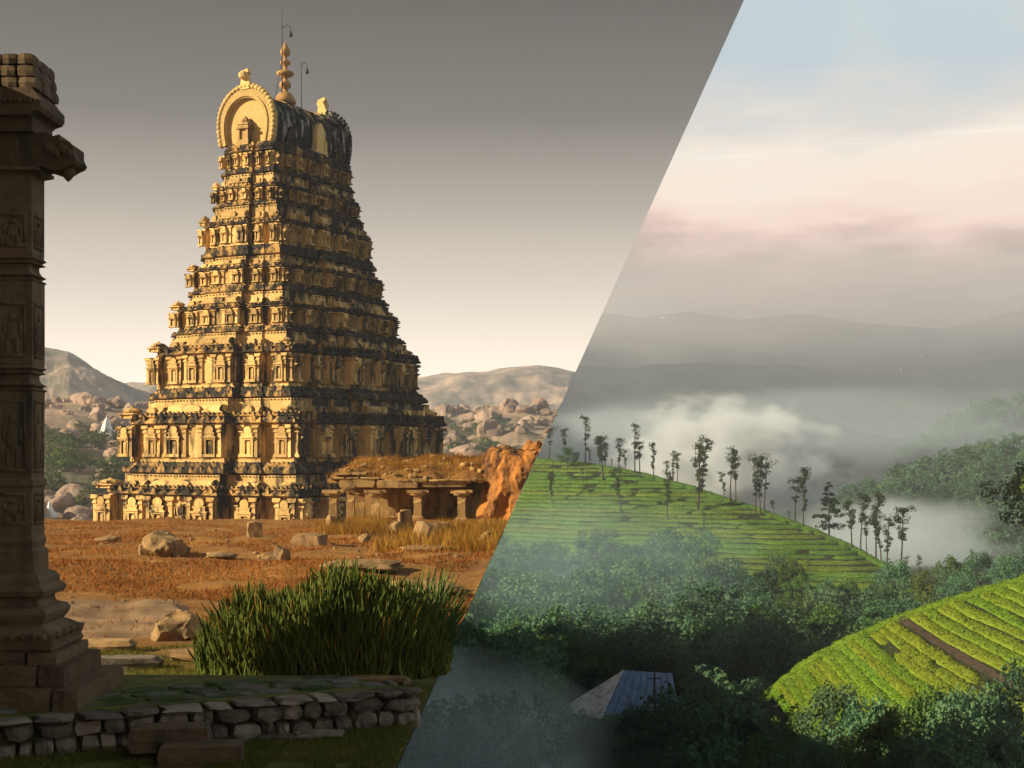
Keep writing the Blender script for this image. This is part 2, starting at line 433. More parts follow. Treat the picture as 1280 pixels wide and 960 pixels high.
# bare rock sheet of the path
def patch(name, poly_px, mat, up, nu=40, nv=24):
    """sheet between a front and a back row of photograph points, laid on the ground"""
    fr, bk = poly_px
    tu = np.linspace(0, 1, nu)
    f = np.array([ground_hit(np.interp(t, np.linspace(0, 1, len(fr)), [p[0] for p in fr]), np.interp(t, np.linspace(0, 1, len(fr)), [p[1] for p in fr])) for t in tu])
    b = np.array([ground_hit(np.interp(t, np.linspace(0, 1, len(bk)), [p[0] for p in bk]), np.interp(t, np.linspace(0, 1, len(bk)), [p[1] for p in bk])) for t in tu])
    tv = np.linspace(0, 1, nv)
    v = f[:, None, :] * (1 - tv)[None, :, None] + b[:, None, :] * tv[None, :, None]
    x = v[..., 0]; y = v[..., 1]
    edge = np.minimum.outer(np.minimum(tu, 1 - tu) * 6, np.ones(nv)); ev = np.minimum(tv, 1 - tv) * 6
    e = np.clip(np.minimum(edge, ev[None, :]), 0, 1)
    z = zL(x.ravel(), y.ravel()).reshape(x.shape)
    v[..., 2] = z + (up + .05 * n2(x, y, .8, 4, 5).reshape(x.shape)) * e - .06 * (1 - e)
    o = link(name, mesh_from(name, v.reshape(-1, 3), grid(nu, nv), mat, True)); tag(o, kind='structure')
    return o
patch('path', ([(40, 812), (120, 815), (190, 812), (262, 806)], [(40, 747), (110, 744), (180, 748), (250, 752)]), M['rocksheet'], .05)

# ------------------------------------------------------------------ stones
def rock_box(seed, jit=0.10, rnd=0.16, mat=None, smooth=False):
    """a worn block, unit size, sitting on z=0"""
    r = np.random.RandomState(seed)
    vs = []; ids = {}
    for i in range(3):
        for j in range(3):
            for k in range(3):
                if i == j == k == 1: continue
                c = np.array([i - 1, j - 1, k - 1], float)
                nz_ = np.count_nonzero(c)
                c = c * (1 - rnd * (nz_ - 1) * .5) * .5
                c = c + r.uniform(-jit, jit, 3) * .5
                ids[(i, j, k)] = len(vs); vs.append(c + [0, 0, .5])
    fs = []
    for ax in range(3):
        for side in (0, 2):
            for a in (0, 1):
                for b in (0, 1):
                    q = []
                    for (da, db) in ((0, 0), (1, 0), (1, 1), (0, 1)):
                        c = [0, 0, 0]; c[ax] = side; c[(ax + 1) % 3] = a + da; c[(ax + 2) % 3] = b + db
                        q.append(ids[tuple(c)])
                    fs.append(tuple(q if side == 2 else q[::-1]))
    return mesh_from('stone', [tuple(x) for x in vs], fs, mat, smooth)
def ico(sub=3):
    import bmesh
    bm = bmesh.new(); bmesh.ops.create_icosphere(bm, subdivisions=sub, radius=1.0)
    v = np.array([q.co[:] for q in bm.verts]); f = [tuple(q.index for q in fc.verts) for fc in bm.faces]
    bm.free(); return v, f
IV1, IF1 = ico(1); IV3, IF3 = ico(3); IV4, IF4 = ico(4); IV5, IF5 = ico(5)
def boulder_verts(seed, V=IV3, amp=.22, facets=7, cut=.72, ns=1.6):
    r = np.random.RandomState(seed)
    v = V.copy()
    for _ in range(facets):                      # knock flat facets off the ball
        n = r.normal(size=3); n /= np.linalg.norm(n)
        h = r.uniform(cut, .95); dd = v @ n - h
        v = v - np.outer(np.maximum(dd, 0), n)
    v = v * (1 + amp * fbm(V * ns + seed * 3.1, 3))[:, None] * (1 + .02 * fbm(V * 7 + seed, 2))[:, None]
    return v

# ------------------------------------------------------------------ the temple tower
TD = 155.0
TH = radians(-28)
tx = (358 - 640) / F * TD
tower = thing('temple_tower', 'tall tiered golden stone temple tower with carved storeys and dark barrel vault roof', 'temple', (tx, TD, -6.2), TH)
CT = .866; ST = .5; PM = F / TD
def zt(py, d=150.0): return EYE + (HOR - py) / F * d + 6.2    # local height on the tower for a photo row
def dims(hw):
    hws = [80, 90.5, 106.5, 122, 142, 168, 202, 230]
    return float(np.interp(hw, hws, TS[::-1])), float(np.interp(hw, hws, TL[::-1]))
TS = [26.3, 22.8, 18.5, 15.1, 12.5, 10.6, 8.4, 6.9]
TL = [31.3, 27.9, 23.9, 20.8, 18.5, 16.7, 15.2, 14.1]

LB = [(-1, -.80, 0), (-.80, -.66, -.035), (-.66, -.44, .012), (-.44, -.34, -.03), (-.34, .34, .06), (.34, .44, -.03), (.44, .66, .012), (.66, .80, -.035), (.80, 1, 0)]
RB = [(-1, -.86, 0), (-.86, -.77, -.075), (-.77, -.60, .015), (-.60, -.52, -.075), (-.52, -.34, .03), (-.34, -.27, -.075), (-.27, .27, .075), (.27, .34, -.075), (.34, .52, .03), (.52, .60, -.075), (.60, .77, .015), (.77, .86, -.075), (.86, 1, 0)]
def merged(b):
    """mouldings run straight across the narrow recesses"""
    return [(x[0], x[1], min(b[i - 1][2], b[i + 1][2]) if x[2] < 0 else x[2]) for i, x in enumerate(b)]
def footprint(S, L, door=None, band=False):
    """rectilinear outline, counter-clockwise; bay tables on each side"""
    pts = []
    def side(width, depth, bays, xf):
        for i, (a, b, p) in enumerate(bays):
            for t in (a, b):
                pts.append(xf(t * width / 2, depth / 2 + p * S))
    lb_, rb_ = (merged(LB), merged(RB)) if band else (LB, RB)
    rb = list(rb_)
    if door:
        dw, dp = door
        c = rb[6]; rb[6:7] = [(c[0], -dw, c[2]), (-dw, dw, -dp), (dw, c[1], c[2])]
    side(S, L, lb_, lambda t, o: (t, -o))            # -y face, left to right
    side(L, S, rb, lambda t, o: (o, t))             # +x face
    side(S, L, lb_, lambda t, o: (-t, o))
    side(L, S, rb_, lambda t, o: (-o, -t))
    out = []
    for p in pts:
        if not out or abs(p[0] - out[-1][0]) + abs(p[1] - out[-1][1]) > 1e-6: out.append(p)
    # drop collinear duplicates
    q = []
    m = len(out)
    for i in range(m):
        a, b, c = out[i - 1], out[i], out[(i + 1) % m]
        if abs((b[0] - a[0]) * (c[1] - b[1]) - (b[1] - a[1]) * (c[0] - b[0])) > 1e-9: q.append(b)
    return q
def offset(poly, o):
    m = len(poly); r = []
    for i in range(m):
        a, b, c = poly[i - 1], poly[i], poly[(i + 1) % m]
        def nrm(p, q):
            dx, dy = q[0] - p[0], q[1] - p[1]; l = math.hypot(dx, dy)
            return dy / l, -dx / l
        n1 = nrm(a, b); n2_ = nrm(b, c)
        r.append((b[0] + o * (n1[0] + n2_[0]), b[1] + o * (n1[1] + n2_[1])))
    return r
def rings(name, poly, prof, mat, parent, capt=True, capb=True):
    mb = MB(); m = len(poly); vs = []; fs = []
    for z, o in prof:
        for x, y in (offset(poly, o) if abs(o) > 1e-6 else poly): vs.append((x, y, z))
    for j in range(len(prof) - 1):
        for i in range(m):
            fs.append((j * m + i, j * m + (i + 1) % m, (j + 1) * m + (i + 1) % m, (j + 1) * m + i))
    if capb: fs.append(tuple(range(m - 1, -1, -1)))
    if capt: fs.append(tuple((len(prof) - 1) * m + i for i in range(m)))
    mb.add(vs, fs)
    return mb.obj(name, mat, parent)

# unit pieces, shared mesh data ------------------------------------------------
def unit_pilaster():
    mb = MB()
    mb.box(-.5, -.5, 0, .5, .5, .07); mb.box(-.42, -.42, .07, .42, .42, .11)
    mb.box(-.33, -.33, .11, .33, .33, .74)
    mb.stack([(.74, .33), (.78, .5), (.82, .42), (.85, .3), (.87, .36), (.90, .62), (.93, .62)])
    mb.box(-.75, -.5, .93, .75, .5, 1.0)
    return mb.mesh('pilaster', M['temple'])
def unit_niche():
    """a wall shrine: two colonnettes, sill, lintel, tiered roof with a little arch"""
    mb = MB()
    mb.box(-.5, -.55, 0, .5, 0, .10)
    for s in (-1, 1):
        mb.box(s * .36 - .07, -.40, .10, s * .36 + .07, 0, .58)
        mb.box(s * .36 - .11, -.46, .52, s * .36 + .11, 0, .58)
    mb.box(-.14, -.30, .10, .14, 0, .50)                      # carved image inside
    mb.stack([(.50, .10), (.56, .11), (.58, .04)], 0, -.15)
    mb.box(-.52, -.55, .58, .52, 0, .64)
    mb.box(-.60, -.70, .64, .60, 0, .69)
    mb.box(-.40, -.48, .69, .40, 0, .78)
    mb.box(-.46, -.55, .78, .46, 0, .82)
    arch(mb, .34, .82, .22, -.5, 0, 9)
    return mb.mesh('wall_shrine', M['temple'])
def arch(mb, hw, z, h, y0, y1, n=9):
    """solid horseshoe lobe"""
    pr = []
    for i in range(n):
        a = pi * (-.12 + 1.24 * i / (n - 1))
        pr.append((hw * cos(a) , z + h * .42 + h * .58 * sin(a)))
    pr = [(hw * .8, z)] + pr + [(-hw * .8, z)]
    m = len(pr)
    mb.add([(x, y0, q) for x, q in pr] + [(x, y1, q) for x, q in pr],
           [tuple(range(m))[::-1], tuple(range(m, 2 * m))] + [(i, (i + 1) % m, m + (i + 1) % m, m + i) for i in range(m)])
def unit_kuta():
    mb = MB()
    mb.box(-.44, -.44, 0, .44, .44, .30)
    for s in (-1, 1):
        mb.box(s * .36 - .06, -.50, 0, s * .36 + .06, -.40, .30)
        mb.box(.40, s * .36 - .06, 0, .50, s * .36 + .06, .30)
    mb.stack([(.30, .44), (.34, .60), (.42, .56), (.46, .40), (.50, .36)])
    mb.stack([(.50, .36), (.56, .47), (.68, .50), (.80, .42), (.90, .26), (.95, .12), (1.05, .08), (1.10, .02)], n=8, rot=pi / 8)
    return mb.mesh('corner_shrine', M['temple'])
def unit_shala():
    mb = MB()
    mb.box(-.48, -.44, 0, .48, .44, .30)
    for k in range(5):
        x = -.44 + .22 * k
        mb.box(x - .035, -.52, 0, x + .035, -.42, .30)
    mb.box(-.56, -.58, .30, .56, .5, .38); mb.box(-.50, -.50, .38, .50, .46, .47)
    n = 8; pr = [(.46 * cos(pi * i / n), .47 + .45 * sin(pi * i / n)) for i in range(n + 1)]
    m = len(pr)
    mb.add([(-.48, y, z) for y, z in pr] + [(.48, y, z) for y, z in pr],
           [tuple(range(m))[::-1], tuple(range(m, 2 * m))] + [(i, m + i, m + (i + 1) % m, (i + 1) % m) for i in range(m)])
    arch(mb, .16, .40, .48, -.62, -.2, 9)
    return mb.mesh('ridge_shrine', M['temple'])
U_pil = unit_pilaster(); U_nic = unit_niche(); U_kuta = unit_kuta(); U_shala = unit_shala()

tiers = [  # half width px, wall bottom, wall top, cap top, frieze top, next eave top  (photo rows)
    (230, 660, 617, 600, 592, 577, 147),
    (202, 577, 532, 511, 501, 487, 148),
    (168, 487, 447, 431, 421, 413, 148.8),
    (142, 413, 391, 384, 371, 362, 149.3),
    (122, 362, 342, 335, 326, 312, 149.6),
    (106.5, 312, 287, 278, 263, 257, 150),
    (90.5, 257, 241, 234, 223, 215, 150.3),
    (80, 215, 196, 184, 184, 184, 150.5)]
for ti, (hw, yb, yw, yc, yf, ye, dd) in enumerate(tiers):
    S, L = dims(hw)
    z0, z1, z2, z3, z4 = (zt(y, dd) for y in (yb, yw, yc, yf, ye))
    if ti == 0: z0 = -.6
    poly = footprint(S, L, None, True)
    door = (.055 if ti < 6 else .07, .26)
    wpoly = footprint(S, L, door)
    h = z1 - z0
    st = rings('storey', wpoly, [(z0, .012 * S), (z0 + .07 * h, .012 * S), (z0 + .09 * h, .004 * S), (z0 + .12 * h, .010 * S), (z0 + .14 * h, 0), (z1, 0)], M['temple'], tower)
    e = .017 * S + .17
    # cap: curved dark cornice
    c = z2 - z1
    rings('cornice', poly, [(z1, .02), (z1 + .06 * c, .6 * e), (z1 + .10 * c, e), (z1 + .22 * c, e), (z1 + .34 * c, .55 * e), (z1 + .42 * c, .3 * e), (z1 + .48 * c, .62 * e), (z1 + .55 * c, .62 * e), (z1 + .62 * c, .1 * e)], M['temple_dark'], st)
    if ti < 7:
        S2, L2 = dims(tiers[ti + 1][0]); k = .45
        Sf, Lf = S + (S2 - S) * k, L + (L2 - L) * k
        fp = footprint(Sf, Lf, None, True)
        rings('frieze', fp, [(z1 + .3 * c, 0), (z3, 0)], M['temple'], st)
        # eave under the next storey
        S3, L3 = S + (S2 - S) * .82, L + (L2 - L) * .82
        ep = footprint(S3, L3, None, True)
        q = z4 - z3
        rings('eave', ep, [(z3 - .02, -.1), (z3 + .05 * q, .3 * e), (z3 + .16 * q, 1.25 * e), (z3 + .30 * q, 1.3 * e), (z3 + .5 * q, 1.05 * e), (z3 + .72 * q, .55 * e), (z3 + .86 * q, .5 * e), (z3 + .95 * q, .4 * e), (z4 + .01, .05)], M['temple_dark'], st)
    # ornaments: dentils and little arches in rows on the mouldings (too many and small to single out)
    orn = MB()
    def faces_of(pl):
        m = len(pl)
        for i in range(m):
            a, b = pl[i], pl[(i + 1) % m]
            nx, ny = (b[1] - a[1]), -(b[0] - a[0]); l = math.hypot(nx, ny)
            if l < .15: continue
            nx /= l; ny /= l
            if ny < -.5 or nx > .5: yield a, b, nx, ny, l
    def row(pl, zz, hgt, wid, step, dep):
        for a, b, nx, ny, l in faces_of(pl):
            k = int(l / step)
            for j in range(k):
                t = (j + .5) / k
                cx_, cy_ = a[0] + (b[0] - a[0]) * t, a[1] + (b[1] - a[1]) * t
                ux, uy = (b[0] - a[0]) / l, (b[1] - a[1]) / l
                sx_ = wid / 2 * random.uniform(.8, 1.15); hz = hgt * random.uniform(.75, 1.25)
                p = [(-sx_, 0), (sx_, 0), (sx_ * .9, hz * .6), (0, hz), (-sx_ * .9, hz * .6)]
                vs = [(cx_ + ux * s_ + nx * dep, cy_ + uy * s_ + ny * dep, zz + q_) for s_, q_ in p] + [(cx_ + ux * s_ - nx * .2, cy_ + uy * s_ - ny * .2, zz + q_) for s_, q_ in p]
                orn.add(vs, [(0, 1, 2, 3, 4), (9, 8, 7, 6, 5)] + [(i, i + 5, (i + 1) % 5 + 5, (i + 1) % 5) for i in range(5)])
    row(offset(poly, e), z1 + .18 * c, .30 * c + .12, .5, 1.3, .05)
    row(offset(poly, .62 * e), z1 + .52 * c, .16 * c + .1, .3, .55, .04)
    row(offset(poly, .02), z1 - .03 * h - .12, .13, .17, .42, .14)
    if ti < 7:
        row(offset(ep, 1.2 * e), z3 + .22 * q, .36 * q + .1, .5, 1.15, .06)
        row(offset(ep, .45 * e), z3 + .74 * q, .2 * q + .12, .28, .5, .05)
        row(fp, z3 - .20, .14, .16, .4, .09)
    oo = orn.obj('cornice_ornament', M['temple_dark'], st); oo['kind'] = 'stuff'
    # bays: pilasters, wall shrines, roof shrines on the two carved faces in view
    pw = .020 * S + .13
    hp = (z1 - (z0 + .14 * h))
    def place(me, nm, t, o, zz, face, sx_, sy_, sz_):
        if face == 0: loc, rz = (t, -o, zz), 0
        else: loc, rz = (o, t, zz), pi / 2
        return link(nm, me, st, loc, (0, 0, rz), (sx_, sy_, sz_))
    for face, bays, wd, dp in ((0, LB, S, L), (1, RB, L, S)):
        for bi, (a, b, p) in enumerate(bays):
            ta, tb = a * wd / 2, b * wd / 2; o = dp / 2 + p * S; bw = tb - ta; cx_ = (ta + tb) / 2
            centre = a < 0 < b
            if p >= 0:
                for t in (ta + pw * .6, tb - pw * .6):
                    place(U_pil, 'pilaster', t, o, z0 + .14 * h, face, pw * (1.25 if face else 1), pw * (2.4 if face else 1.2), hp * .98)
                if centre:
                    for s in (-1, 1):
                        tt = cx_ + s * bw * (.30 if face == 0 else .33)
                        place(U_nic, 'wall_shrine', tt, o, z0 + .14 * h, face, bw * .20, 1.2 if face else .8, hp * .92)
                    if face == 0:
                        place(U_pil, 'pilaster', cx_ - bw * .13, o, z0 + .14 * h, face, pw * 1.1, pw, hp * .98)
                        place(U_pil, 'pilaster', cx_ + bw * .13, o, z0 + .14 * h, face, pw * 1.1, pw, hp * .98)
                else:
                    place(U_nic, 'wall_shrine', cx_, o, z0 + .14 * h, face, bw * .55, 1.25 if face else .8, hp * .90)
                hz = (z3 - z1 - .42 * c) * (1.05 if ti < 7 else .35)
                zz = z1 + .42 * c
                if ti < 7:
                    if abs(a) == 1 or abs(b) == 1:
                        if not (face == 1 and a == -1):
                            place(U_kuta, 'corner_shrine', cx_, o - bw * .42, zz, face, bw * .88, bw * .88, hz * .62)
                    elif centre:
                        place(U_shala, 'ridge_shrine', cx_, o - .25 * bw * .35, zz, face, bw * .9, min(bw * .5, .9 + .03 * S), hz * .72)
                    else:
                        place(U_shala, 'ridge_shrine', cx_, o - .3 * bw, zz, face, bw * .9, bw * .6, hz * .62)
            else:
                if ti < 3:
                    place(U_nic, 'wall_shrine', cx_, o, z0 + .14 * h, face, bw * .7, .35, hp * .7)
    # doorway in the long face: dark chamber wall, sill and lintel
    dwid = door[0] * L; o = S / 2 + .075 * S
    mb = MB()
    for s in (-1, 1): mb.box(o - .1, s * dwid / 2 - (.22 if s > 0 else -.0) + (.22 if s > 0 else -.22), z0 + .13 * h, o + .14, s * dwid / 2 + (.22 if s > 0 else 0), z1 - .14 * h)
    mb.box(o - .35, -dwid / 2 - .34, z1 - .16 * h, o + .22, dwid / 2 + .34, z1 - .02)
    mb.box(o - .5, -dwid / 2 - .30, z0 + .02, o + .25, dwid / 2 + .30, z0 + .135 * h)
    mb.obj('doorway', M['temple'], st)

# carved figure on the lowest bay of the gable side
S0, L0 = dims(230)
mb = MB(); o = L0 / 2 + .06 * S0
for (x, z, rx, rz_) in ((0, 3.0, .42, .75), (0, 4.2, .28, .32), (-.25, 1.6, .2, .8), (.22, 1.5, .2, .9), (.5, 3.1, .14, .6), (-.5, 2.9, .14, .55), (.25, 2.3, .35, .3)):
    mb.add([(x + p[0] * rx, -o - .05 + p[1] * .3, z - .4 + p[2] * rz_) for p in IV3[:]], IF3)
mb.obj('carved_figure', M['temple'], tower, True)

# vault roof -------------------------------------------------------------------
S7, L7 = dims(80)
zv0, zv1 = zt(184, 150.5), zt(117, 151)
vh = zv1 - zv0; vw = S7 * .49; vl = L7 * .465
rings('vault_base', footprint(S7 * .97, L7 * .97), [(zv0 - .6, .0), (zv0 - .35, .32), (zv0 - .2, .32), (zv0 - .1, .1), (zv0 + .05, .1), (zv0 + .15, -.1)], M['temple_dark'], tower)
def horseshoe(n, sw=1.0, sh=1.0):
    """closed upright profile from the right foot over the top to the left foot"""
    pts = []
    for i in range(n + 1):
        a = pi * (-.13 + 1.26 * i / n)
        pts.append((vw * sw * cos(a), zv0 + vh * .40 + vh * .60 * sh * sin(a) if sin(a) > 0 else zv0 + vh * .40 + vh * .9 * sin(a)))
    return [(pts[0][0] * .985, zv0)] + pts + [(pts[-1][0] * .985, zv0)]
pr = horseshoe(30); m = len(pr)
NY = 25
vv = []
for j in range(NY):
    y = -vl + 2 * vl * j / (NY - 1)
    sag = .04 * math.sin(j * 1.1) + .03 * random.uniform(-1, 1)
    for i, (x, z) in enumerate(pr):
        rr = 1 + .03 * random.uniform(-1, 1)
        vv.append((x * .93 * rr, y, zv0 + (z - zv0) * (.93 * rr) + (sag if 3 < i < m - 3 else 0)))
fs = [tuple(int(x) for x in q) for q in grid(NY, m)[:, ::-1]]
fs += [tuple(range(m)), tuple((NY - 1) * m + i for i in range(m))[::-1]]
vault = link('vault_roof', mesh_from('vault_roof', vv, fs, M['temple_vault']), tower)
# ribs and lime patches on the vault
for yy, wd in ((-vl * .28, .22), (vl * .12, .3), (vl * .55, .2)):
    mb = MB(); vs = []
    for (x, z) in pr:
        for k, dy in ((.95, -wd), (.965, -wd), (.965, wd), (.95, wd)): vs.append((x * k, yy + dy, zv0 + (z - zv0) * k))
    fs = [(i * 4 + a, i * 4 + (a + 1) % 4, (i + 1) * 4 + (a + 1) % 4, (i + 1) * 4 + a) for i in range(m - 1) for a in range(4)]
    mb.add(vs, fs); mb.obj('vault_rib', M['temple_dark'] if yy < 0 else M['temple'], vault)
petal = MB(); petal.stack([(0, .20), (.16, .33), (.36, .31), (.52, .17), (.62, .03)], n=6); petal = petal.mesh('rim_knob', M['temple_gable'], True)
petal_d = petal.copy(); petal_d.materials[0] = M['temple_vault']
for sgn in (-1, 1):
    y_in, y_out = sgn * vl, sgn * (vl + .55)
    mb = MB(); vs = []
    outp = horseshoe(30); inn = [(x * .80, zv0 + (z - zv0) * .83) for x, z in outp]
    for (a, b) in zip(outp, inn):
        vs += [(a[0], y_in - sgn * .6, a[1]), (a[0], y_out, a[1]), (b[0], y_out, b[1]), (b[0], y_in - sgn * .6, b[1])]
    fs = [(i * 4 + a, i * 4 + (a + 1) % 4, (i + 1) * 4 + (a + 1) % 4, (i + 1) * 4 + a) for i in range(m - 1) for a in range(4)]
    mb.add(vs, fs)
    rim = mb.obj('gable_arch', M['temple_gable'] if sgn < 0 else M['temple_vault'], tower)
    mb = MB(); vs = []
    o2 = [(x * .885, zv0 + (z - zv0) * .90) for x, z in outp]; i2 = [(x * .83, zv0 + (z - zv0) * .855) for x, z in outp]
    for (a, b) in zip(o2, i2):
        vs += [(a[0], y_in, a[1]), (a[0], y_out + sgn * .12, a[1]), (b[0], y_out + sgn * .12, b[1]), (b[0], y_in, b[1])]
    mb.add(vs, fs); mb.obj('inner_moulding', M['temple_gable'], rim)
    mb = MB(); n_ = len(inn); o3 = [(x * 1.04, y_in + sgn * .12, z) for x, z in inn] + [(x * 1.04, y_in - sgn * .3, z) for x, z in inn]
    mb.add(o3, [tuple(range(n_)), tuple(range(n_, 2 * n_))[::-1]] + [(i, (i + 1) % n_, n_ + (i + 1) % n_, n_ + i) for i in range(n_)])
    mb.obj('gable_panel', M['temple_gable'], rim)
    # knobs round the rim
    acc = 0; L_ = [0]
    for i in range(1, m): acc += math.hypot(outp[i][0] - outp[i - 1][0], outp[i][1] - outp[i - 1][1]); L_.append(acc)
    NK = 33
    for k in range(NK):
        s_ = acc * (k + .5) / NK
        x = np.interp(s_, L_, [p[0] for p in outp]); z = np.interp(s_, L_, [p[1] for p in outp])
        x2 = np.interp(s_ + .05, L_, [p[0] for p in outp]); z2_ = np.interp(s_ + .05, L_, [p[1] for p in outp])
        ang = math.atan2(z2_ - z, x2 - x) - pi / 2      # outward
        kk = link('rim_knob', petal if sgn < 0 else petal_d, rim, (x, (y_in + y_out) / 2 + sgn * .1, z), (0, pi / 2 - ang, 0), 1.0)
    # lion crest on the ridge
    mb = MB()
    prof = [(-.55, 0), (-.62, .6), (-.5, 1.2), (-.75, 1.5), (-.55, 2.0), (-.1, 2.15), (.35, 2.25), (.45, 1.9), (.15, 1.7), (.35, 1.2), (.62, .6), (.6, 0)]
    n_ = len(prof)
    mb.add([(x, sgn * (vl + .35) - .3, zv1 - .1 + z * .95) for x, z in prof] + [(x * .8, sgn * (vl + .35) + .35, zv1 - .1 + z * .92) for x, z in prof],
           [tuple(range(n_))[::-1], tuple(range(n_, 2 * n_))] + [(i, (i + 1) % n_, n_ + (i + 1) % n_, n_ + i) for i in range(n_)])
    mb.stack([(zv1 + .9, .2), (zv1 + 1.1, .42), (zv1 + 1.5, .45), (zv1 + 1.75, .2)], -.1, sgn * (vl + .8), 1, 8)
    mb.obj('crest', M['temple_gable'], rim)
    # small shrine at the foot of the gable panel
    if sgn < 0:
        mb = MB(); yy = -(vl + .5)
        mb.box(-.75, yy - .55, zv0 - .2, .75, yy + .5, zv0 + .35)
        for sx_ in (-.55, .55): mb.box(sx_ - .12, yy - .5, zv0 + .35, sx_ + .12, yy - .25, zv0 + 1.5)
        mb.box(-.45, yy - .3, zv0 + .35, .45, yy + .5, zv0 + 1.5)
        mb.box(-.85, yy - .65, zv0 + 1.5, .85, yy + .5, zv0 + 1.72); mb.box(-.6, yy - .45, zv0 + 1.72, .6, yy + .5, zv0 + 1.95)
        mb.box(-.72, yy - .55, zv0 + 1.95, .72, yy + .5, zv0 + 2.1)
        mb.stack([(zv0 + 2.1, .5), (zv0 + 2.4, .55), (zv0 + 2.65, .3), (zv0 + 2.9, .06)], 0, yy, 1, 8)
        mb.obj('gable_shrine', M['temple'], rim)
# dormer on the long side of the vault
mb = MB()
xx = vw * .95
for (y, sc_) in ((vl * .22, 1.0), (-vl * .55, .6), (vl * .8, .6)):
    mb = MB()
    v0 = mb.n(); arch(mb, .85 * sc_, zv0 + .1, 3.4 * sc_, -.5, .9, 13)
    mb.box(-1.1 * sc_, -.62, zv0, 1.1 * sc_, .9, zv0 + .5 * sc_)
    for s in (-1, 1): mb.box(s * .8 * sc_ - .15, -.66, zv0 + .4 * sc_, s * .8 * sc_ + .15, .5, zv0 + 1.6 * sc_)
    o = mb.obj('dormer', M['temple_gable'] if sc_ == 1 else M['temple_dark'], vault)
    o.rotation_euler = (0, 0, pi / 2); o.location = (xx - .1, y, 0)
# brass finial
mb = MB()
zk = zv1 - .15; kp = [(0, 1.0), (.35, .98), (.8, .75), (1.05, .55), (1.15, .28), (1.5, .24), (1.6, .5), (1.9, .56), (2.2, .42), (2.35, .2), (2.6, .2), (2.75, .65), (3.0, .85), (3.15, .78), (3.35, .3), (3.55, .2), (3.8, .22), (3.95, .48), (4.2, .5), (4.35, .25), (4.55, .16), (4.7, .18), (4.85, .42), (5.2, .5), (5.6, .32), (6.0, .1), (6.25, .02)]
kz = (zt(52, 155) - zk) / 6.25
mb.stack([(zk + a * kz, r * 1.15) for a, r in kp], 0, -.2, 1, 14)
mb.obj('finial', M['copper'], tower, True)
# thin rods with lamp hooks
for (ly, top, hook) in ((-.9, 34, 1), (2.6, 70, .7)):
    mb = MB(); zt_ = zt(top, 155)
    mb.tube([(.1, ly, zv1 - .4), (.1, ly, zt_)], [.07, .05], 5)
    mb.tube([(.1, ly, zt_ - .4), (.8 * hook, ly, zt_ - .1), (1.2 * hook, ly, zt_ - .4), (1.25 * hook, ly, zt_ - .9)], [.05, .05, .05, .05], 5)
    mb.stack([(zt_ - 1.5, .08), (zt_ - 1.3, .22), (zt_ - .9, .12)], 1.25 * hook, ly, 1, 8)
    if hook == 1:
        mb.tube([(.1, ly, zt_ - 3.5), (-.5, ly - .6, zv1 - .5)], [.04, .04], 4)
        mb.tube([(.1, ly, zt_ - .1), (.1, ly, zt_ + 1.9)], [.03, .02], 4)
    mb.obj('lamp_rod', M['iron'], tower)

# ------------------------------------------------------------------ ruined hall in the foreground
HD = 12.8; HPX = F / HD
hx = (24 - 640) / F * HD
hall = thing('ruined_hall', 'dark carved granite pillar of a ruined hall carrying beam, cornice and bricks', 'ruin', (hx, HD, 0))
def hz_(y): return EYE - (y - HOR) / HPX
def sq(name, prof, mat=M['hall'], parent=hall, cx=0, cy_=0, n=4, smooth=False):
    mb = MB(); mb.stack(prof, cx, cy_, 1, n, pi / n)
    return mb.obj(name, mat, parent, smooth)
PXM = 1 / HPX
# plinth courses of separate blocks
def course(y0, y1, half, seed, nb=3):
    z0, z1 = hz_(y1), hz_(y0)
    r = random.Random(seed)
    cuts = [-half - 1.2] + sorted(-half + (2 * half) * (k + r.uniform(.25, .6)) / nb for k in range(nb)) + [half]
    for a, b in zip(cuts[:-1], cuts[1:]):
        o = link('plinth_block', BLKS[r.randrange(len(BLKS))], hall, ((a + b) / 2, 0, z0), (0, 0, 0), (b - a - .012, 2 * half * .98, z1 - z0 + .004))
BLKS = [rock_box(200 + k, .035, .07, M['hall']) for k in range(6)]
course(846, 873, .76, 1, 3); course(822, 846, .60, 2, 2); course(808, 822, .50, 3, 2); course(799, 808, .46, 4, 1)
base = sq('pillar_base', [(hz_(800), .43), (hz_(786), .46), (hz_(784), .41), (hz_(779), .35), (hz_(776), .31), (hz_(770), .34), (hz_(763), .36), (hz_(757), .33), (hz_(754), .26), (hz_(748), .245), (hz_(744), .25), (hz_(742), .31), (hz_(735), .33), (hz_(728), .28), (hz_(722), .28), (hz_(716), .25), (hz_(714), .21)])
# dentil ornament of the base
for k in range(9):
    mb = MB(); mb.stack([(0, .028), (.03, .034), (.06, .012)], n=6)
    o = mb.obj('dentil', M['hall'], base); o.location = (-.37 + .093 * k, -.455, hz_(792))
for k in range(4):
    o = mb.obj('dentil', M['hall'], base); o.location = (.455, -.33 + .2 * k, hz_(792))
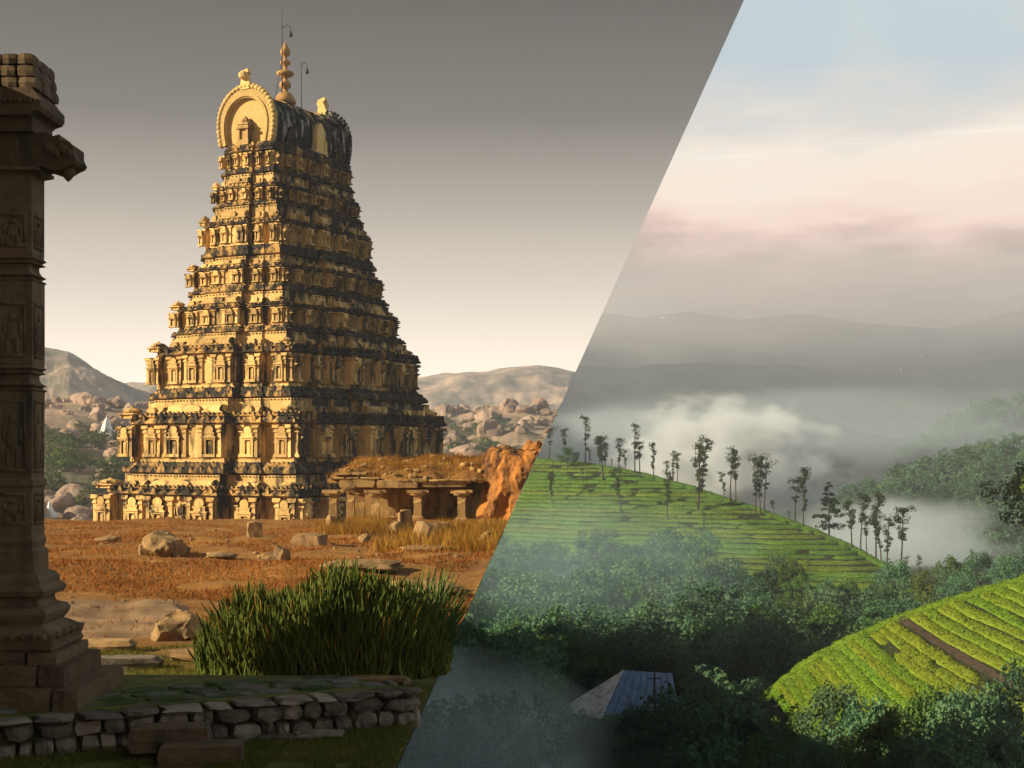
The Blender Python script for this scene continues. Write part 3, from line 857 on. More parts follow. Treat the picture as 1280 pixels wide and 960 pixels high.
# shaft with square blocks, notched necks and relief panels
H = .172
shp = [(hz_(715), .20), (hz_(688), .20), (hz_(684), .172), (hz_(676), .187), (hz_(668), .172)]
def neck(y): return [(hz_(y + 12), .175), (hz_(y + 10), .192), (hz_(y + 7), .155), (hz_(y + 4), .19), (hz_(y + 1), .155), (hz_(y - 4), .138), (hz_(y - 9), .138), (hz_(y - 11), .186), (hz_(y - 14), .158), (hz_(y - 17), .19), (hz_(y - 20), .17)]
shaft = sq('shaft', shp + [(hz_(610), .172), (hz_(606), .19), (hz_(600), .19), (hz_(597), .17)] + neck(478) + [(hz_(455), .175), (hz_(375), .175)] + neck(342) + [(hz_(318), .172), (hz_(222), .172), (hz_(218), .24), (hz_(214), .24)])
for (ya, yb, kk) in ((655, 615, 0), (590, 500, 1), (448, 380, 2), (312, 270, 0)):
    for face in (0, 1):
        mb = MB(); z0, z1 = hz_(ya), hz_(yb); d = .184
        mb.box(-.12, -d, z0, .12, -.16, z0 + .03); mb.box(-.12, -d, z1 - .03, .12, -.16, z1)
        mb.box(-.12, -d, z0 + .03, -.10, -.16, z1 - .03); mb.box(.10, -d, z0 + .03, .12, -.16, z1 - .03)
        hgt = z1 - z0
        for (x, z, rx, rz_) in ((0, .45, .06, .2), (0, .74, .035, .08), (-.04, .2, .025, .18), (.045, .2, .025, .18), (.075, .5, .02, .14), (-.07, .55, .02, .12)):
            mb.add([(x + p[0] * rx, -.17 + p[1] * .028, z0 + hgt * z + p[2] * rz_ * hgt) for p in IV3], IF3)
        o = mb.obj('relief_panel', M['hall'], shaft, True); o.rotation_euler = (0, 0, face * pi / 2)
# bracket capital with pendant bud
def extr(name, prof, y0, y1, parent, mat=M['hall']):
    mb = MB(); n_ = len(prof)
    mb.add([(x, y0, z) for x, z in prof] + [(x, y1, z) for x, z in prof],
           [tuple(range(n_))[::-1], tuple(range(n_, 2 * n_))] + [(i, n_ + i, n_ + (i + 1) % n_, (i + 1) % n_)[::-1] for i in range(n_)])
    return mb.obj(name, mat, parent)
bx = lambda px: (px - 30) * PXM
br = extr('bracket', [(bx(-60), hz_(172)), (bx(-60), hz_(214)), (bx(58), hz_(215)), (bx(66), hz_(213)), (bx(78), hz_(217)), (bx(90), hz_(217)), (bx(98), hz_(212)), (bx(105), hz_(209)), (bx(108), hz_(205)), (bx(104), hz_(196)), (bx(104), hz_(186)), (bx(97), hz_(181)), (bx(88), hz_(180)), (bx(87), hz_(173)), (bx(80), hz_(175)), (bx(70), hz_(170)), (bx(58), hz_(171))], -.17, .17, hall)
for k, (px, yy) in enumerate(((94, 217), (62, 215), (-20, 215))):
    mb = MB(); z = hz_(yy); mb.stack([(z - .085, .006), (z - .06, .03), (z - .03, .05), (z, .06), (z + .03, .05)], bx(px), -.06, 1, 8, 0)
    mb.obj('pendant', M['hall'], br, True)
for k in range(6):
    mb = MB(); mb.add([(bx(74 + 5 * k) + p[0] * .035, -.17 + p[1] * .03, hz_(190 + 3 * (k % 3)) + p[2] * .05) for p in IV3], IF3)
    mb.obj('carved_boss', M['hall'], br, True)
beam = extr('beam', [(bx(-520), hz_(154)), (bx(-520), hz_(171)), (bx(58), hz_(171)), (bx(58), hz_(154))], -.24, .3, hall)
cor = extr('cornice', [(bx(-520), hz_(121)), (bx(-520), hz_(154)), (bx(57), hz_(154)), (bx(60), hz_(151)), (bx(69), hz_(148)), (bx(72), hz_(143)), (bx(72), hz_(134)), (bx(66), hz_(128)), (bx(61), hz_(121))], -.34, .34, hall)
for k in range(30):
    mb = MB() if k == 0 else mb
    if k == 0: mb.stack([(0, .012), (.02, .02), (.04, .006)], n=5); dm = mb.mesh('bead', M['hall'])
    link('bead', dm, cor, (bx(66) - .045 * k, -.345, hz_(140)))
BRK = [rock_box(300 + k, .06, .12, M['hall']) for k in range(6)]
for r_ in range(3):
    zb = hz_(121) + r_ * .105
    x = bx(66 - 2 * r_); k = 0
    while x > bx(-60):
        wd = random.uniform(.13, .19)
        for yy in (-.22, .02, .22):
            link('brick', BRK[random.randrange(6)], hall, (x - wd / 2, yy, zb), (0, 0, random.uniform(-.03, .03)), (wd - .008, .22, .100))
        x -= wd; k += 1
# unseen rest of the hall, left: pillars, plus roof and rear wall added for shade
for k in range(6):
    mb = MB(); mb.box(-4.8, -9.2 + 1.5 * k, hz_(121), -.62, -9.2 + 1.5 * k + 1.48, hz_(121) + .28); mb.obj('roof_or_shade_slab', M['hall'], hall)  # unseen slabs cut to shade the pillar and leave the shrub in sun
for k in range(8):
    for j in range(8):
        link('shade_wall_block', BLKS[(k + j) % 6], hall, (-8.2, -9.4 + 1.15 * k + (.5 if j % 2 else 0), .0 + j * .93), (0, 0, 0), (.6, 1.15, .93))  # tall unseen wall added to keep pillar and low wall in shade
for (x, y) in ((-3.6, 0), (-3.6, -4.5), (-1.2, -8.9)):
    sq('pillar', [(.3, .5), (.9, .5), (1.2, .22), (4.9, .22), (5.0, .4), (hz_(121), .4)], cx=x, cy_=y)

# ------------------------------------------------------------------ low stone wall and its platform
A = np.array([-5.6, 11.15]); B = np.array([-.86, 13.28])
ax_ = (B - A) / np.linalg.norm(B - A); nrm = np.array([ax_[1], -ax_[0]])     # towards the camera
WL = np.linalg.norm(B - A); WH = .36
wall = thing('stone_wall', 'low dry-laid wall of rough granite stones edging a mossy flagged platform', 'wall', (A[0], A[1], 0), math.atan2(ax_[1], ax_[0]))
mb = MB()
back = 2.3
pv = [(-.5, .10), (WL - .16, .10), (WL - .32, .5), (WL - .6, 1.0), (WL - 1.6, 1.5), (WL - 3.2, back), (-.5, back)]
n_ = len(pv)
mb.add([(x, y, -.25) for x, y in pv] + [(x, y, WH - .02) for x, y in pv], [tuple(range(n_))[::-1], tuple(range(n_, 2 * n_))] + [(i, (i + 1) % n_, n_ + (i + 1) % n_, n_ + i) for i in range(n_)])
mb.obj('earth_core', M['ground'], wall)
STN = [rock_box(400 + k, .16, .26, M['wallstone']) for k in range(14)]
z = -.03; c_ = 0
for hgt in (.17, .15, .05):
    x = -.3 + random.uniform(0, .15)
    while x < WL - .02:
        wd = random.uniform(.11, .30) * (1.25 if c_ == 1 else 1) if c_ < 2 else random.uniform(.22, .42)
        if x + wd > WL: wd = WL - x
        if wd > .05:
            hh = hgt * random.uniform(.85, 1.12)
            link('stone', STN[random.randrange(14)], wall, (x + wd / 2, .04 + random.uniform(-.025, .025) - (.05 if c_ == 2 else 0), z), (random.uniform(-.05, .05), random.uniform(-.08, .08), random.uniform(-.1, .1)), (wd - .006, .26 if c_ < 2 else .34, hh))
        x += wd
    z += hgt; c_ += 1
# flagstones on top
FLG = [rock_box(450 + k, .14, .2, M['flag']) for k in range(10)]
yy = .22; rown = 0
while yy < .95:
    dp = random.uniform(.22, .34); x = -.4 + random.uniform(0, .3)
    xmax = np.interp(yy, [0, .5, 1.0, 1.5, back], [WL - .1, WL - .4, WL - .7, WL - 1.7, WL - 3.2])
    while x < xmax:
        wd = random.uniform(.25, .6)
        if x + wd > xmax + .12: wd = max(xmax + .05 - x, .1)
        link('flagstone', FLG[random.randrange(10)], wall, (x + wd / 2, yy + dp / 2, WH - .062 + random.uniform(-.012, .012)), (random.uniform(-.03, .03), random.uniform(-.02, .02), random.uniform(-.1, .1)), (wd - .01, dp - .01, .06))
        x += wd
    yy += dp; rown += 1

STEPM = [rock_box(480 + k, .06, .1, M['hall']) for k in range(3)]
def block_px(name, me, px0, px1, ytop, ybot, d, depth, label, cat, rz=0.0, sink=.03, group=None):
    p = P((px0 + px1) / 2, ybot, d); wd = (px1 - px0) / F * d; h = (ybot - ytop) / F * d
    o = link(name, me, None, (p[0], p[1], p[2] - sink), (0, 0, rz), (wd, depth, h + sink))
    return tag(o, label, cat, group)
block_px('stone_step', STEPM[0], 160, 264, 906, 934, 11.85, .3, 'upper cut stone step set against the low wall', 'step', .12)
block_px('stone_step', STEPM[1], 200, 306, 928, 951, 11.6, .34, 'lower brown stone step lying on the grass before the wall', 'step', .10)

# ------------------------------------------------------------------ rocks lying about
def rock(px, py, wpx, hpx, seed, label, kind='b', depth=1.0, rz=0.0, tilt=0.0, name='rock', mat='rock', cat='rock', group=None):
    g = ground_hit(px, py); d = g[1]
    wd = wpx / F * d; h = hpx / F * d
    if kind == 'b':
        v = boulder_verts(seed, IV4, .16, 9, .6); v[:, 2] = np.where(v[:, 2] < -.5, -.5 + (v[:, 2] + .5) * .2, v[:, 2])
        mn, mx = v.min(0), v.max(0); v = (v - (mn + mx) / 2) / (mx - mn); v[:, 2] += .5
        me = mesh_from('rock', v, IF4, M[mat], False)
    else:
        me = rock_box(seed, .14, .16, M[mat])
    o = link(name, me, None, (g[0], g[1], g[2] - .10 * h), (0, tilt, rz), (wd, wd * depth, h * 1.12))
    return tag(o, label, cat, group)
rock(207, 694, 58, 30, 1, 'rounded golden boulder on the dry slope with a small block at its left')
rock(184, 694, 20, 14, 2, 'small pale block leaning on the rounded golden boulder', 'k', .8, .3)
rock(222, 800, 66, 36, 3, 'large rounded boulder beside the green shrub and the bare rock path', 'b', .9, .4)
rock(318, 671, 20, 19, 4, 'squared upright stone standing below the temple tower', 'k', .9, .2, name='stone_block')
rock(336, 702, 30, 12, 5, 'flat pale stone lying against a dark round stone', 'b', .9)
rock(352, 702, 22, 20, 6, 'dark round stone next to a flat pale stone above the shrub', 'b', 1)
rock(276, 698, 42, 8, 7, 'long thin slab lying on the slope between golden boulder and shrub', 'b', .7)
rock(134, 677, 32, 8, 8, 'low flat rock on the crest below the left end of the tower', 'b', .8)
rock(388, 683, 40, 15, 9, 'low dark broken block sunk in the orange grass', 'k', .9, -.2)
rock(418, 659, 22, 14, 10, 'pale tilted block at the left pillar of the ruined pavilion', 'k', .8, .4, .2, name='stone_block')
rock(456, 679, 16, 12, 11, 'small pointed grey stone in front of the ruined pavilion', 'b', 1)
rock(510, 664, 18, 25, 12, 'tall grey stone slab leaning before the pavilion', 'k', .5, .3, -.18, name='stone_block')
rock(524, 674, 22, 22, 13, 'pale wedge of stone leaning beside the tall grey slab', 'k', .7, -.3, .35, name='stone_block')
rock(496, 667, 20, 15, 14, 'brown squat stone left of the tall grey slab', 'b', .9)
rock(545, 662, 34, 9, 15, 'flat fallen slab on the grass at the pavilion front', 'k', .8, .1, name='stone_block')
rock(609, 680, 22, 15, 16, 'lone pale angular stone below the big outcrop', 'b', .9)
rock(532, 687, 66, 5, 17, 'thin strip of bare rock showing through the orange grass', 'b', .9)
rock(136, 812, 62, 13, 18, 'thick flat stone behind the pillar plinth at the path', 'k', .6, .05, name='flat_stone')
rock(148, 836, 100, 16, 19, 'long dark slab resting behind the plinth on the turf', 'k', .35, .12, name='flat_stone', mat='wallstone')
rock(250, 826, 76, 12, 20, 'pale broad slab under the left side of the shrub', 'k', .5, -.1, name='flat_stone')
rock(325, 836, 100, 10, 21, 'cracked pale slab under the middle of the shrub', 'k', .4, -.12, name='flat_stone')
rock(398, 848, 44, 8, 22, 'small flat stone between the shrub and the wall', 'k', .5, -.1, name='flat_stone')
rock(462, 856, 100, 9, 23, 'long flat stone at the right foot of the shrub by the wall top', 'k', .3, .05, name='flat_stone')
rock(398, 922, 64, 7, 24, 'thin flat stone lying in the grass before the low wall', 'k', .5, .1, name='flat_stone', mat='wallstone')
rock(345, 926, 50, 5, 25, 'sunken stone in the grass right of the steps', 'k', .5, .1, name='flat_stone', mat='wallstone')
rock(520, 742, 150, 18, 26, 'long low ledge of bare rock on the slope behind the shrub', 'b', .5, -.25, name='rock_ledge')
rock(450, 712, 110, 12, 27, 'worn rock ledge above the shrub crown', 'b', .5, -.2, name='rock_ledge')

# big outcrop, its right side broken off along the edge of the plateau
g = ground_hit(632, 668)
v = boulder_verts(71, IV5, .16, 12, .55, 1.4)
v = v + (.11 * fbm(IV5 * 4, 5))[:, None] * IV5
mn, mx = v.min(0), v.max(0); v = (v - mn) / (mx - mn)
v = v * np.array([4.6, 5.0, 5.6]) + np.array([P(592, 0, 72)[0], 70.6, -2.55])
v[:, 0] += np.maximum(v[:, 2] + 1.0, 0) * .13
v = clampL(v, .02)
oc = link('rock_outcrop', mesh_from('rock_outcrop', v, IF5, M['outcrop'], False))
tag(oc, 'huge orange rock outcrop against the right end of the ruined pavilion', 'rock')

# ------------------------------------------------------------------ ruined pavilion
PD = 72.0
g = ground_hit(500, 655)
pav = thing('ruined_pavilion', 'ruined stone pavilion with stubby pillars and a grassy rubble roof', 'pavilion', (P(500, 0, PD)[0], PD, 0))
ppx = lambda px: (px - 500) / F * PD
pz = lambda y, d=PD: EYE + (HOR - y) / F * d
PIL = []
for k in range(3):
    r = np.random.RandomState(900 + k); mb = MB()
    mb.stack([(0, .30), (.22, .27), (.27, .22), (.9, .205), (1.0, .19), (1.30, .21), (1.36, .30), (1.44, .30)], n=4)
    vv = [tuple(np.array(q) + r.uniform(-.025, .025, 3)) for q in mb.v]
    PIL.append(mesh_from('pillar', vv, mb.f, M['pavilion']))
def pillar(px, dy, scale=1.0, ytop=617):
    x = ppx(px) * (PD + dy) / PD; zt_ = pz(ytop); zb = zL(np.array([pav.location[0] + x]), np.array([PD + dy]))[0] - .1
    p = link('pillar', PIL[random.randrange(3)], pav, (x, dy, zb), (0, 0, random.uniform(-.1, .1)), (scale, scale, (zt_ - zb) / 1.44))
    mb = MB(); mb.box(-.56, -.28, 0, .56, .28, .17); mb.box(-.40, -.26, -.10, .40, .26, 0); mb.box(-.28, -.45, 0, .28, .45, .15)
    link('capital', mb.mesh('capital', M['pavilion']), p, (0, 0, 1.46), None, (1 / scale, 1 / scale, 1.44 / (zt_ - zb)))
for px, dy in ((417, 0), (469, 0), (522, .1), (577, .2)): pillar(px, dy)
for px, dy in ((447, 2.6), (484, 2.6), (520, 2.7), (549, 2.7), (568, 2.5)): pillar(px, dy, .85)
for px, dy in ((430, 5.2), (500, 5.3), (560, 5.2)): pillar(px, dy, .85)
BM = [rock_box(500 + k, .05, .08, M['pavilion']) for k in range(4)]
for (a, b, dy, y0) in ((424, 470, 0, 609), (470, 524, .02, 610), (526, 583, .1, 609)):
    link('beam', BM[random.randrange(4)], pav, ((ppx(a) + ppx(b)) / 2, dy, pz(y0)), (0, 0, random.uniform(-.01, .01)), (ppx(b) - ppx(a) - .02, .55, .42))
for (a, b, dy) in ((424, 500, 2.6), (500, 585, 2.7), (424, 500, 5.2), (500, 585, 5.3)):
    link('beam', BM[random.randrange(4)], pav, ((ppx(a) + ppx(b)) / 2, dy, pz(609)), (0, 0, 0), (ppx(b) - ppx(a) - .02, .5, .42))
# roof slab edges in broken courses
for c_, (x0, x1, yb) in enumerate(((412, 470, 599), (416, 452, 594), (490, 590, 602))):
    x = x0
    while x < x1:
        wpx = random.uniform(14, 30); wpx = min(wpx, x1 - x + 6)
        link('roof_or_shade_slab', BM[random.randrange(4)], pav, (ppx(x + wpx / 2), .15 + .25 * c_ * (c_ != 2), pz(yb)), (random.uniform(-.05, .05), random.uniform(-.04, .04), random.uniform(-.1, .1)), (wpx / F * PD - .03, .9, random.uniform(.10, .17)))
        x += wpx
# grassy mound on the roof
nu, nv = 60, 30
u = np.linspace(0, 1, nu); vv_ = np.linspace(0, 1, nv)
xs = ppx(409) + (ppx(618) - ppx(409)) * u
Xg = np.repeat(xs[:, None], nv, 1); Yg = -.05 + 7.5 * np.repeat(vv_[None, :], nu, 0)
Zg = pz(601) + (.12 + 1.0 * (Yg / 7.5) ** .75) * np.clip(u * 9, .2, 1)[:, None] + .22 * n2(Xg, Yg, 1.2, 4, 2).reshape(Xg.shape)
Zg[:, 0] = pz(603)
top_ = np.stack([Xg, Yg, Zg], -1).reshape(-1, 3)
bot_ = np.stack([Xg, Yg, np.full_like(Xg, pz(604))], -1).reshape(-1, 3)
roofm = np.concatenate([top_, bot_])
fz = [tuple(int(a) for a in q) for q in grid(nu, nv)]; off = nu * nv
fz2 = [tuple(a + off for a in q[::-1]) for q in fz]
link('roof_mound', mesh_from('roof_mound', roofm, fz + fz2, M['ground'], True), pav)
RB_ = [rock_box(520 + k, .2, .3, M['pavilion']) for k in range(6)]
for k in range(85):
    uu = random.random(); t = random.random() ** 1.6
    i, j = int(uu * (nu - 1)), int(t * (nv - 1))
    s_ = random.uniform(.12, .34)
    link('rubble_stone', RB_[random.randrange(6)], pav, (Xg[i, j], Yg[i, j], Zg[i, j] - .04), (random.uniform(-.3, .3), random.uniform(-.3, .3), random.uniform(0, 3)), (s_ * 1.4, s_, s_ * .7))
# rear wall, half buried
mb = MB(); mb.box(ppx(415), 6.2, -1.8, ppx(600), 6.7, pz(600)); mb.obj('rear_wall', M['pavilion'], pav)
for (px, dy, wpx) in ((505, 4.0, 16), (540, 3.8, 12), (552, 3.6, 14)):
    link('fallen_block', RB_[random.randrange(6)], pav, (ppx(px), dy, -1.5), (0, .1, .3), (wpx / F * PD * 1.6, .6, .95))

# ------------------------------------------------------------------ green shrub of upright stems
BX, BY = P(405, 0, 15.9)[0], 15.9
zb = float(zL(np.array([BX]), np.array([BY]))[0])
shrub = thing('shrub', 'broad dark green shrub of dense upright leafless stems behind the low wall', 'shrub', (BX, BY, zb))
def stems(n, seed, rx, ry, hz0, thick, sway=.15):
    r = np.random.RandomState(seed)
    V = []; Fc = []
    for k in range(n):
        a = r.uniform(0, 2 * pi); q = math.sqrt(r.uniform(0, 1))
        x, y = rx * q * cos(a), ry * q * sin(a)
        top = hz0 * max(1 - .95 * q ** 2.6, 0.03) ** .5 * r.uniform(.76, 1.09) * (1 + .10 * math.sin(x * 3.1) + .06 * math.sin(x * 7 + 1))
        ln = min(top, r.uniform(.35, .8))
        z0 = max(top - ln, 0) * (1 if r.rand() < .6 else r.uniform(.1, .9))
        top = z0 + ln
        lx, ly = x / rx * sway + r.normal() * .11, y / ry * sway + r.normal() * .11
        th = thick * r.uniform(.7, 1.3)
        b = len(V); ph = r.uniform(0, 6.28)
        for j in range(5):
            t = j / 4
            cx_, cy_, cz = x + lx * ln * t * t + .02 * math.sin(6 * t + ph), y + ly * ln * t * t, z0 + ln * t
            rr = th * (1 - .55 * t ** 3) * (1.2 if j % 2 else .8)
            for i in range(3):
                aa = ph + 2.094 * i
                V.append((cx_ + rr * cos(aa), cy_ + rr * sin(aa), cz))
        for j in range(4):
            for i in range(3):
                Fc.append((b + j * 3 + i, b + j * 3 + (i + 1) % 3, b + (j + 1) * 3 + (i + 1) % 3, b + (j + 1) * 3 + i))
    return V, Fc
V, Fc = stems(4600, 3, 1.42, .95, 1.10, .0135)
o = link('stems', mesh_from('stems', V, Fc, M['spurge']), shrub); o['kind'] = 'stuff'
V, Fc = stems(300, 13, 1.40, .93, 1.12, .009, .3)
o = link('dead_stems', mesh_from('dead_stems', V, Fc, M['straw']), shrub); o['kind'] = 'stuff'
# brown dry bush at its right side
bx2 = P(556, 0, 17.0); zb2 = float(zL(bx2[:1], np.array([17.0]))[0])
dry = thing('dry_bush', 'thin brown dry bush at the right side of the green shrub', 'bush', (bx2[0] - .25, 17.0, zb2))
V, Fc = stems(500, 4, .42, .5, 1.0, .008, .5)
V = clampL(np.array(V) + np.array([bx2[0] - .25, 17.0, zb2])) - np.array([bx2[0] - .25, 17.0, zb2])
o = link('twigs', mesh_from('twigs', V, Fc, M['scrub']), dry); o['kind'] = 'stuff'

# ------------------------------------------------------------------ grass
def blades(n, pos, hmin, hmax, wid, mat, name, label, lean=.5):
    """pos: (n,3) roots"""
    r = np.random.RandomState(len(pos))
    a = r.uniform(0, 2 * pi, n); h = r.uniform(hmin, hmax, n); l = r.normal(0, lean, (n, 2)) * h[:, None]
    dx, dy = np.cos(a) * wid / 2, np.sin(a) * wid / 2
    wv = (.6 + .8 * r.rand(n))
    v = np.zeros((n, 3, 3))
    v[:, 0] = pos + np.stack([dx * wv, dy * wv, -.01 + 0 * dx], 1)
    v[:, 1] = pos - np.stack([dx * wv, dy * wv, .01 + 0 * dx], 1)
    v[:, 2] = pos + np.stack([l[:, 0], l[:, 1], h], 1)
    v = clampL(v.reshape(-1, 3))
    f = np.arange(n * 3).reshape(-1, 3)
    o = link(name, mesh_from(name, v, f, mat))
    return tag(o, label, 'grass', None, 'stuff')
r = np.random.RandomState(8)
def scatter(n, y0, y1, pxa, pxb, clump=None, thr=-.1):
    y = np.exp(r.uniform(np.log(y0), np.log(y1), n)); px = r.uniform(pxa, pxb, n)
    x = (px - 640) / F * y
    if clump:
        k = n2(x, y, clump, 3, 4) > thr; x, y = x[k], y[k]
    k = x < edge_x(y) - .01; x, y = x[k], y[k]
    return np.stack([x, y, zL(x, y)], 1)
p = scatter(60000, 10.8, 18, -10, 560, .6, -.25)
local = (p[:, :2] - A) @ np.array([ax_, -nrm]).T
k = ~((local[:, 1] > -.05) & (local[:, 1] < 2.0) & (local[:, 0] < WL - .2))
blades(k.sum(), p[k], .02, .075, .009, M['turf'], 'turf_grass', 'short green and yellow turf round the low wall', .6)
p = scatter(110000, 17, 82, 40, 690, 2.2, -.15)
k = ~((p[:, 1] > 17.5) & (p[:, 1] < 29) & ((p[:, 0] * F / p[:, 1] + 640) < 262) & (r.rand(len(p)) < .93))
p = p[k]
blades(len(p), p, .03, .13, .03, M['straw'], 'dry_grass', 'dry orange grass covering the slope below the temple tower', .5)
q = scatter(900, 19, 76, 60, 690, 3.0, -.05)
pv_, pf_ = [], []
for a in q:
    sz = r.uniform(.012, .05) * (1 + a[1] / 45) * (2.2 if r.rand() < .08 else 1)
    t_ = boulder_verts(r.randint(40), IV1, .25, 3, .6) * sz * np.array([1.3, 1.0, .7]) + a
    pf_ += [tuple(i_ + len(pv_) for i_ in f_) for f_ in IF1]; pv_ += clampL(t_).tolist()
tag(link('pebbles', mesh_from('pebbles', pv_, pf_, M['rock'])), 'small stones strewn over the dry grass slope', 'pebbles', None, 'stuff')
# taller tufts by the pavilion and on its roof
q = []
for k in range(260):
    px = r.choice([r.uniform(440, 470), r.uniform(490, 640), r.uniform(400, 610), r.uniform(575, 640)]); py = r.uniform(655, 690) if px > 480 else r.uniform(652, 668)
    g = ground_hit(px, py); m_ = r.randint(20, 60)
    q.append(g + np.stack([r.normal(0, .25, m_), r.normal(0, .25, m_), np.zeros(m_)], 1))
q = np.concatenate(q)
blades(len(q), q, .15, .5, .025, M['straw'], 'tall_dry_grass', 'tall orange grass tufts in front of the ruined pavilion', .3)
ii = r.randint(0, nu, 9000); jj = (r.rand(9000) ** .6 * (nv - 1)).astype(int)
q = np.stack([Xg[ii, jj] + r.normal(0, .1, 9000) + pav.location[0], Yg[ii, jj] + r.normal(0, .1, 9000) + PD, Zg[ii, jj]], 1)
blades(len(q), q, .08, .4, .02, M['straw'], 'roof_grass', 'orange grass growing on the pavilion roof', .3)

# ------------------------------------------------------------------ hills of the left land
def hill(name, crest, front, back, zfoot, mat, clamp, amp=4.0, ns=60.0, nu=110, nv=26, seed=0.0, power=1.0, kind='structure'):
    """crest: photograph points with distance; the hill falls towards the viewer over `front` metres and away over `back`"""
    pxs = [c[0] for c in crest]; u = np.linspace(pxs[0], pxs[-1], nu)
    yc = np.interp(u, pxs, [c[1] for c in crest]); dc = np.interp(u, pxs, [c[2] for c in crest])
    zc = EYE + (HOR - yc) / F * dc; xc = (u - 640) / F * dc
    t = np.concatenate([np.linspace(-1, 0, nv), np.linspace(0, 1, 9)[1:]])
    Y = dc[:, None] + np.where(t < 0, t * front, t * back)[None, :]
    Xh = (u[:, None] - 640) / F * Y
    prof = 1 - np.abs(t) ** (1.15 * power)
    Z = zfoot + (zc[:, None] - zfoot) * prof[None, :]
    Z = Z + amp * n2(Xh, Y, ns, 5, seed).reshape(Z.shape) * (.25 + .75 * np.minimum(1, np.abs(t) * 4))[None, :]
    v = np.stack([Xh, Y, Z], -1).reshape(-1, 3)
    v = clamp(v) if clamp else v
    o = link(name, mesh_from(name, v, grid(nu, len(t)), mat, True)); tag(o, kind=kind)
    return v.reshape(nu, len(t), 3), nv
hill('hill', [(-60, 425, 1500), (20, 428, 1500), (60, 436, 1500), (85, 440, 1480), (112, 456, 1470), (140, 470, 1450), (165, 482, 1450), (200, 494, 1450), (260, 512, 1450)], 420, 300, -20, M['farhill'], clampL, 13, 60, 220, 60)
hill('hill', [(130, 484, 2500), (165, 477, 2500), (200, 476, 2500), (260, 482, 2500), (400, 490, 2500), (520, 472, 2600), (560, 466, 2600), (600, 464, 2600), (640, 458, 2600), (672, 455, 2600), (700, 460, 2600), (740, 470, 2600)], 700, 300, -20, M['farhill'], clampL, 20, 120, 260, 60, seed=3)
hv1, nv1 = hill('hill', [(-40, 505, 640), (40, 500, 640), (90, 498, 650), (130, 500, 660), (180, 508, 660), (260, 520, 660)], 330, 150, -20, M['farhill'], clampL, 3, 40, seed=5)
hv2, nv2 = hill('hill', [(480, 520, 900), (540, 512, 900), (580, 514, 900), (620, 511, 880), (660, 510, 860), (700, 512, 850), (730, 514, 850)], 420, 200, -20, M['farhill'], clampL, 4, 50, seed=6)
BLD = [mesh_from('boulder', boulder_verts(600 + k, IV3, .2, 8, .6), IF3, M['boulder']) for k in range(7)]
def strew(hv, nv, n, smin, smax, label, group, seed, pxr):
    r = np.random.RandomState(seed); c = 0; tries = 0
    while c < n and tries < 6000:
        tries += 1
        i = r.randint(0, hv.shape[0]); j = int(nv * (1 - r.rand() ** 1.1 * .98)) - 1
        p_ = hv[i, j]; px = p_[0] / p_[1] * F + 640
        if not pxr[0] < px < pxr[1]: continue
        s_ = r.uniform(smin, smax) * (1 if r.rand() < .75 else 1.7)
        if p_[0] + s_ * 1.3 > DK * p_[1] + DS * (p_[2] - EYE): continue
        o = link('boulder', BLD[r.randint(7)], None, (p_[0] + r.normal() * 4, p_[1] + r.normal() * 3, p_[2] + s_ * .25), (r.uniform(-.4, .4), r.uniform(-.4, .4), r.uniform(0, 6)), (s_ * r.uniform(1, 1.5), s_, s_ * r.uniform(.6, 1.0)))
        tag(o, label, 'boulder', group); c += 1
strew(hv1, nv1, 120, 1.5, 3.6, 'weathered boulder on the scrubby hillside behind the left end of the tower', 'boulders on the left hillside', 1, (40, 200))
strew(hv2, nv2, 120, 1.8, 4.2, 'hazy pinkish boulder on the far slope right of the tower', 'boulders on the far right slope', 2, (535, 700))

# ------------------------------------------------------------------ trees
def leaf_quads(cent, rad, n, size, r, flat=.9):
    """n leaf faces spread in a clump"""
    d = r.normal(size=(n, 3)); d /= np.linalg.norm(d, axis=1)[:, None]
    p = cent + d * rad * (r.rand(n) ** .45)[:, None] * np.array([1, 1, flat])
    nn = d * .8 + r.normal(size=(n, 3)) * .6 + np.array([0, 0, .35]); nn /= np.linalg.norm(nn, axis=1)[:, None]
    a = np.cross(nn, r.normal(size=(n, 3))); a /= np.linalg.norm(a, axis=1)[:, None]
    b = np.cross(nn, a)
    s_ = size * r.uniform(.6, 1.35, n)[:, None]
    q = np.stack([p - a * s_ * .5, p + b * s_ * .32 + nn * s_ * .1, p + a * s_ * .5, p - b * s_ * .32 + nn * s_ * .1], 1)
    return q
def make_crown(clumps, leaf, per, seed, mat, flat=.85):
    r = np.random.RandomState(seed)
    qs = [leaf_quads(np.array(c), rad, max(6, int(per * w_)), leaf, r, flat) for c, rad, w_ in clumps]
    q = np.concatenate(qs).reshape(-1, 3)
    return mesh_from('crown', q, np.arange(len(q)).reshape(-1, 4), mat)
